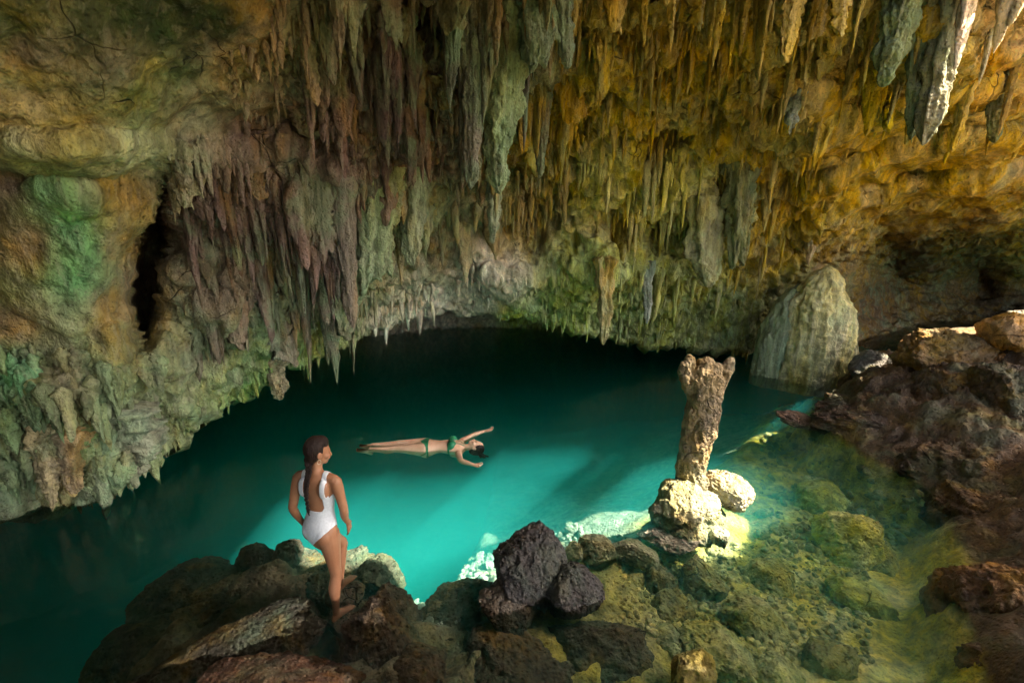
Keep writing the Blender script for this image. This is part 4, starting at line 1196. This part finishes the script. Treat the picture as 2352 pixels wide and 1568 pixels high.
def patch(v, f, keep, off, name, mat, parent, solid=.003):
    """cloth cut from a body surface, lifted off it"""
    n = vnormals(v, f)
    k = keep[f].all(1)
    f2 = f[k]; used = np.unique(f2)
    idx = -np.ones(len(v), int); idx[used] = np.arange(len(used))
    w = (v + n * off)[used]; g = idx[f2]
    e = np.concatenate([g[:, [0, 1]], g[:, [1, 2]], g[:, [2, 3]], g[:, [3, 0]]]); key = np.sort(e, 1)
    u_, inv, cnt = np.unique(key, axis=0, return_inverse=True, return_counts=True)
    be = u_[cnt == 1]                                  # smooth the cut edge
    for _ in range(8):
        s_ = np.zeros_like(w); c_ = np.zeros(len(w))
        for a_, b_ in ((0, 1), (1, 0)):
            np.add.at(s_, be[:, a_], w[be[:, b_]]); np.add.at(c_, be[:, a_], 1)
        k_ = c_ > 0
        w[k_] = .5 * w[k_] + .5 * s_[k_] / c_[k_][:, None]
    me = mesh_from(name, w, g)
    o = link(name, me, mat, parent)
    md = o.modifiers.new('solid', 'SOLIDIFY'); md.thickness = solid; md.offset = -1
    return o

def bend_fn(ang, twist=0.0, z0=.82, z1=1.05, c=(0, 0, .88)):
    def g(v):
        v = np.array(v, float)
        w = twist * sstep(.78, 1.12, v[:, 2]); x_, y_ = v[:, 0].copy(), v[:, 1].copy()
        v[:, 0] = x_ * np.cos(w) - y_ * np.sin(w); v[:, 1] = x_ * np.sin(w) + y_ * np.cos(w)
        a = ang * sstep(z0, z1, v[:, 2])
        y = v[:, 1] - c[1]; z = v[:, 2] - c[2]
        out = v.copy()
        out[:, 1] = c[1] + y * np.cos(a) + z * np.sin(a)
        out[:, 2] = c[2] - y * np.sin(a) + z * np.cos(a)
        return out
    return g

def small_part(name, vf, mat, parent, xf=None):
    v, f = vf
    if xf is not None: v = xf(v)
    me = bpy.data.meshes.new(name); me.from_pydata(np.asarray(v).tolist(), [], f); me.update()
    me.polygons.foreach_set('use_smooth', np.ones(len(me.polygons), bool))
    return link(name, me, mat, parent)

# ---- standing woman (local frame: +y is where she faces, +x her right side)
def standing_woman():
    root = bpy.data.objects.new('person', None); col.objects.link(root)
    tag(root, 'woman in a white swimsuit with a dark braid standing on the rocks', 'person')
    torso = torso_parts()
    bend = bend_fn(R(3), R(20))
    head, hx = head_parts(yaw=R(-42), pitch=R(-6))
    rk = ((.085, .0, .85), (.088, .025, .46), (.075, -.01, .085))
    lk = ((-.085, .0, .85), (-.060, .235, .565), (-.065, .165, .195))
    upper = torso + head
    upper += arm((.172, -.014, 1.325), (.222, .0, 1.075), (.150, .155, .885))
    upper += hand((.148, .160, .878), (-.28, .30, -.92), (.75, .55, .2), (-.3, .8, .2), .35)
    upper += arm((-.172, -.014, 1.325), (-.225, -.055, 1.06), (-.215, -.005, .83))
    upper += hand((-.214, .0, .825), (.02, .15, -1), (-1, 0, 0), (0, 1, 0), .4)
    upper = [(bend(v), f) for v, f in upper]
    lower = leg(*rk) + leg(*lk) + foot(rk[2], (.06, 1, 0), (0, 0, -1)) + foot(lk[2], (-.12, 1, .0), (0, .0, -1))
    v, f = union('body', upper + lower, .0058, 5)
    body = link('body', mesh_from('body', v, f), M['skin_tan'], root)
    # swimsuit: low scoop back, wide straps, high legs
    tv, tf = union('suit', torso_parts() + leg(*rk)[:1] + leg(*lk)[:1], .0055, 3)
    x, y, z = tv.T; ax = np.abs(x)
    front = y > 0.0
    legcut = .785 + .175 * (ax / .165) ** 1.2 * np.where(front, 1.0, .98)
    topc = np.where(front, 1.20 + .9 * np.maximum(0, ax - .045), 1.07 + 1.9 * np.maximum(0, ax - .055))
    strap = (ax > .072) & (ax < .118) & (z > 1.1)
    keep = (z > legcut) & ((z < np.minimum(topc, 1.26)) | strap) & ~((ax > .118) & (z > 1.215)) & (z < 1.40)
    tb = bend(tv)
    suit = patch(tb, tf, keep, .005, 'swimsuit', M['white_suit'], root)
    # hair: cap and braid
    T = hx
    cap = [ell((0, -.020, .124), (.080, .094, .104)), ell((0, .016, .165), (.069, .070, .060)), ell((0, -.040, .075), (.068, .058, .070)), ell((0, -.052, .03), (.040, .036, .045))]
    cap = [(bend(T(v)), q) for v, q in cap]
    nape = np.array([.0, -.075, .03]); p0 = T(nape[None])[0]
    pts = [p0, (-.012, -.095, 1.42), (-.022, -.112, 1.36), (-.028, -.128, 1.29), (-.03, -.128, 1.21), (-.03, -.120, 1.12), (-.028, -.112, 1.06)]
    P = np.array(pts); tt = np.linspace(0, len(P) - 1, 30)
    braid = []
    for i, t in enumerate(tt):
        c = np.array([np.interp(t, range(len(P)), P[:, k]) for k in range(3)])
        w = .024 * (1 - .45 * t / 6) * (1 if i < 27 else .6)
        s = 1 if i % 2 else -1
        braid.append(ell(c + np.array([s * w * .42, 0, 0]), (w * .75, w * .72, w * 1.15), Matrix.Rotation(s * .6, 3, 'Y')))
    braid = [(bend(v), q) for v, q in braid]
    hv, hf = union('hair', cap + braid, .0045, 2)
    n = vnormals(hv, hf)
    hv = hv + n * (.004 * fbm(hv * np.array([90, 90, 18]), 2, 3))[:, None]
    link('hair', mesh_from('hair', hv, hf), M['hair_brown'], root)
    # small things: earring, eyes, lips
    ring = tube([(.082 + .0 * math.cos(a), -.006 + .014 * math.cos(a), .038 + .018 * math.sin(a)) for a in np.linspace(0, 6.0, 9)], [.0022] * 9, 6)
    small_part('earring', ring, M['silver'], root, lambda v: bend(T(v)))
    for s in (-1, 1):
        small_part('eye', ell((s * .031, .082, .088), (.012, .007, .006)), M['eye'], root, lambda v: bend(T(v)))
    small_part('lip', ell((0, .098, .031), (.021, .007, .008)), M['lip'], root, lambda v: bend(T(v)))
    return root
wm = standing_woman()
WPOS = atz(764, 1414, -.24)
wm.location = (WPOS[0], WPOS[1], -.24)
wm.rotation_euler = (0, 0, R(-90 + 60))
wm.scale = (.94, .94, 1.0)

# the rocks carry her feet: worn level where she stands
bpy.context.view_layer.update()
for fx, fy, fz in ((.08, .06, -.240), (-.07, .23, -.130)):
    c = wm.matrix_world @ Vector((fx, fy, 0))
    for o in rocks:
        if (o.location - c).length > 2.2: continue
        me = o.data; n = len(me.vertices)
        v = np.empty(n * 3, np.float32); me.vertices.foreach_get('co', v); v = v.reshape(-1, 3).astype(float)
        mw = np.array(o.matrix_world); wv = v @ mw[:3, :3].T + mw[:3, 3]
        d = np.hypot(wv[:, 0] - c.x, wv[:, 1] - c.y)
        cap_z = fz + np.maximum(0, d - .16) * 2.6
        hit = wv[:, 2] > cap_z
        if not hit.any(): continue
        wv[hit, 2] = cap_z[hit] + .03 * (wv[hit, 2] - cap_z[hit])
        v = (wv - mw[:3, 3]) @ np.linalg.inv(mw[:3, :3]).T
        me.vertices.foreach_set('co', v.astype(np.float32).ravel()); me.update()
    s = rock_verts(640 + int(fz * -1000), 4, (.20, .15, .10), low=.15, mid=.05, fine=.02)
    o = link('foothold_stone', mesh_from('foothold_stone', *s), M['boulder'], loc=(c.x, c.y, fz - .085))
    o.color = (.12, .09, .05, 1)
    tag(o, 'flat dark stone under the woman\'s ' + ('straight near leg' if fx > 0 else 'bent far leg'), 'stone')

# ---- broken column
parts = [tube([(x, y, z) for z, x, y, r in COLUMN_PROF], [(r, r * .85) for z, x, y, r in COLUMN_PROF], 32, up=(0, 1, 0)),
         tube([(-.08, 0, 1.25), (-.17, 0, 1.40), (-.21, .0, 1.52), (-.19, .01, 1.62)], [.10, .10, .095, .06], 20),
         tube([(.12, .02, 1.2), (.20, .02, 1.36), (.27, .02, 1.50), (.31, .02, 1.60)], [.085, .085, .08, .05], 20),
         tube([(.0, .05, 1.3), (.02, .06, 1.46), (.05, .06, 1.57)], [.14, .13, .07], 20),
         ell((-.25, -.03, 1.55), (.06, .07, .07)), ell((.13, -.06, .86), (.09, .08, .18)), ell((-.10, -.06, .98), (.09, .07, .14)),
         ell((-.06, -.1, 1.28), (.09, .07, .13)), ell((.1, -.1, 1.12), (.07, .06, .17)), ell((.02, -.12, .2), (.14, .08, .12))]
v, f = union('column', parts, .012, 3)
n = vnormals(v, f)
v = v + n * (.03 * fbm(v * 5, 3, 401) + .02 * ridged(v * np.array([9, 9, 5]), 2, 405) - .10 * np.clip(pn(v * np.array([15, 15, 10]), 409) - .13, 0, 1) - .05 * np.clip(pn(v * 34, 411) - .1, 0, 1))[:, None]
column = link('broken_column', mesh_from('broken_column', v, f), M['boulder'], loc=cb)
column.color = (.27, .185, .085, 1)
column.scale = (.86, .86, 1.0)
tag(column, 'pitted stone column with a broken forked top standing in the pool', 'column')

# ---- floating woman (built upright, then laid on her back)
def floating_woman():
    root = bpy.data.objects.new('person', None); col.objects.link(root)
    tag(root, 'woman in a green bikini floating on her back with arms spread', 'person')
    head, hx = head_parts(yaw=R(-18), pitch=R(6))
    rk = ((.082, .0, .85), (.062, .018, .46), (.048, .0, .085))
    lk = ((-.082, .0, .85), (-.070, .012, .46), (-.062, -.01, .085))
    ps = torso_parts() + head
    ps += arm((.172, -.014, 1.325), (.335, .01, 1.475), (.465, .015, 1.645)) + hand((.468, .016, 1.652), (.45, .05, .9), (0, -1, .1), (-.9, 0, .5), .55)
    ps += arm((-.172, -.014, 1.325), (-.385, .0, 1.385), (-.510, .015, 1.560)) + hand((-.513, .016, 1.566), (-.55, .1, .83), (0, -1, .1), (.9, 0, .4), .6)
    ps += leg(*rk) + leg(*lk) + foot(rk[2], (.04, .28, -1), (0, -1, -.28)) + foot(lk[2], (-.04, .34, -1), (0, -1, -.34))
    v, f = union('body', ps, .0060, 3)
    link('body', mesh_from('body', v, f), M['skin_light'], root)
    tv, tf = union('suit', torso_parts() + leg(*rk)[:1] + leg(*lk)[:1], .005, 3)
    x, y, z = tv.T; ax = np.abs(x)
    brief = (z > .77 + .115 * (ax / .16) ** .85) & (z < .895 + .018 * (ax / .17))
    patch(tv, tf, brief, .004, 'bikini_bottom', M['green_suit'], root)
    cup = ((np.abs(ax - .070) / .068) ** 2 + ((z - 1.222) / .060) ** 2 < 1) & (y > 0)
    band = (np.abs(z - 1.185) < .014)
    neck = (np.abs(ax - (.055 - .25 * (z - 1.27))) < .009) & (z > 1.25) & (z < 1.40) & (y > -.02)
    patch(tv, tf, cup | band | neck, .005, 'bikini_top', M['green_suit'], root)
    knot = [ell((0, .098, 1.222), (.012, .01, .014))]
    small_part('knot', knot[0], M['green_suit'], root)
    for s in (-1, 1):
        tie = tube([(s * .168, .03, .90), (s * .205, .01, .885), (s * .235, -.02, .84 + .03 * s)], [.008, .007, .004], 8)
        small_part('tie', tie, M['green_suit'], root)
    T = hx
    cap = [ell((0, -.014, .128), (.082, .094, .094)), ell((0, -.05, .085), (.074, .058, .08))]
    for i in range(14):
        a = -1.1 + 2.2 * i / 13
        cap.append(tube([(math.sin(a) * .05, -.05, .14), (math.sin(a) * .10, -.085, .15 + .04 * math.cos(a)), (math.sin(a) * .16 + random.uniform(-.02, .02), -.11, .15 + .12 * math.cos(a) + random.uniform(-.03, .03))], [.02, .014, .005], 8))
    cap = [(T(v_), q) for v_, q in cap]
    hv, hf = union('hair', cap, .005, 1)
    link('hair', mesh_from('hair', hv, hf), M['hair_dark'], root)
    for s in (-1, 1):
        small_part('eye', ell((s * .031, .084, .088), (.013, .006, .005)), M['eye'], root, T)
        small_part('eyebrow', ell((s * .032, .092, .107), (.017, .006, .004)), M['eye'], root, T)
    small_part('lip', ell((0, .099, .031), (.021, .007, .009)), M['lip'], root, T)
    return root
fw = floating_woman()
A = atz(965, 1024, 0.0)
fw.matrix_world = Matrix(((0, 0, 1, -2.06), (1, 0, 0, A[1]), (0, 1, 0, -.012), (0, 0, 0, 1)))
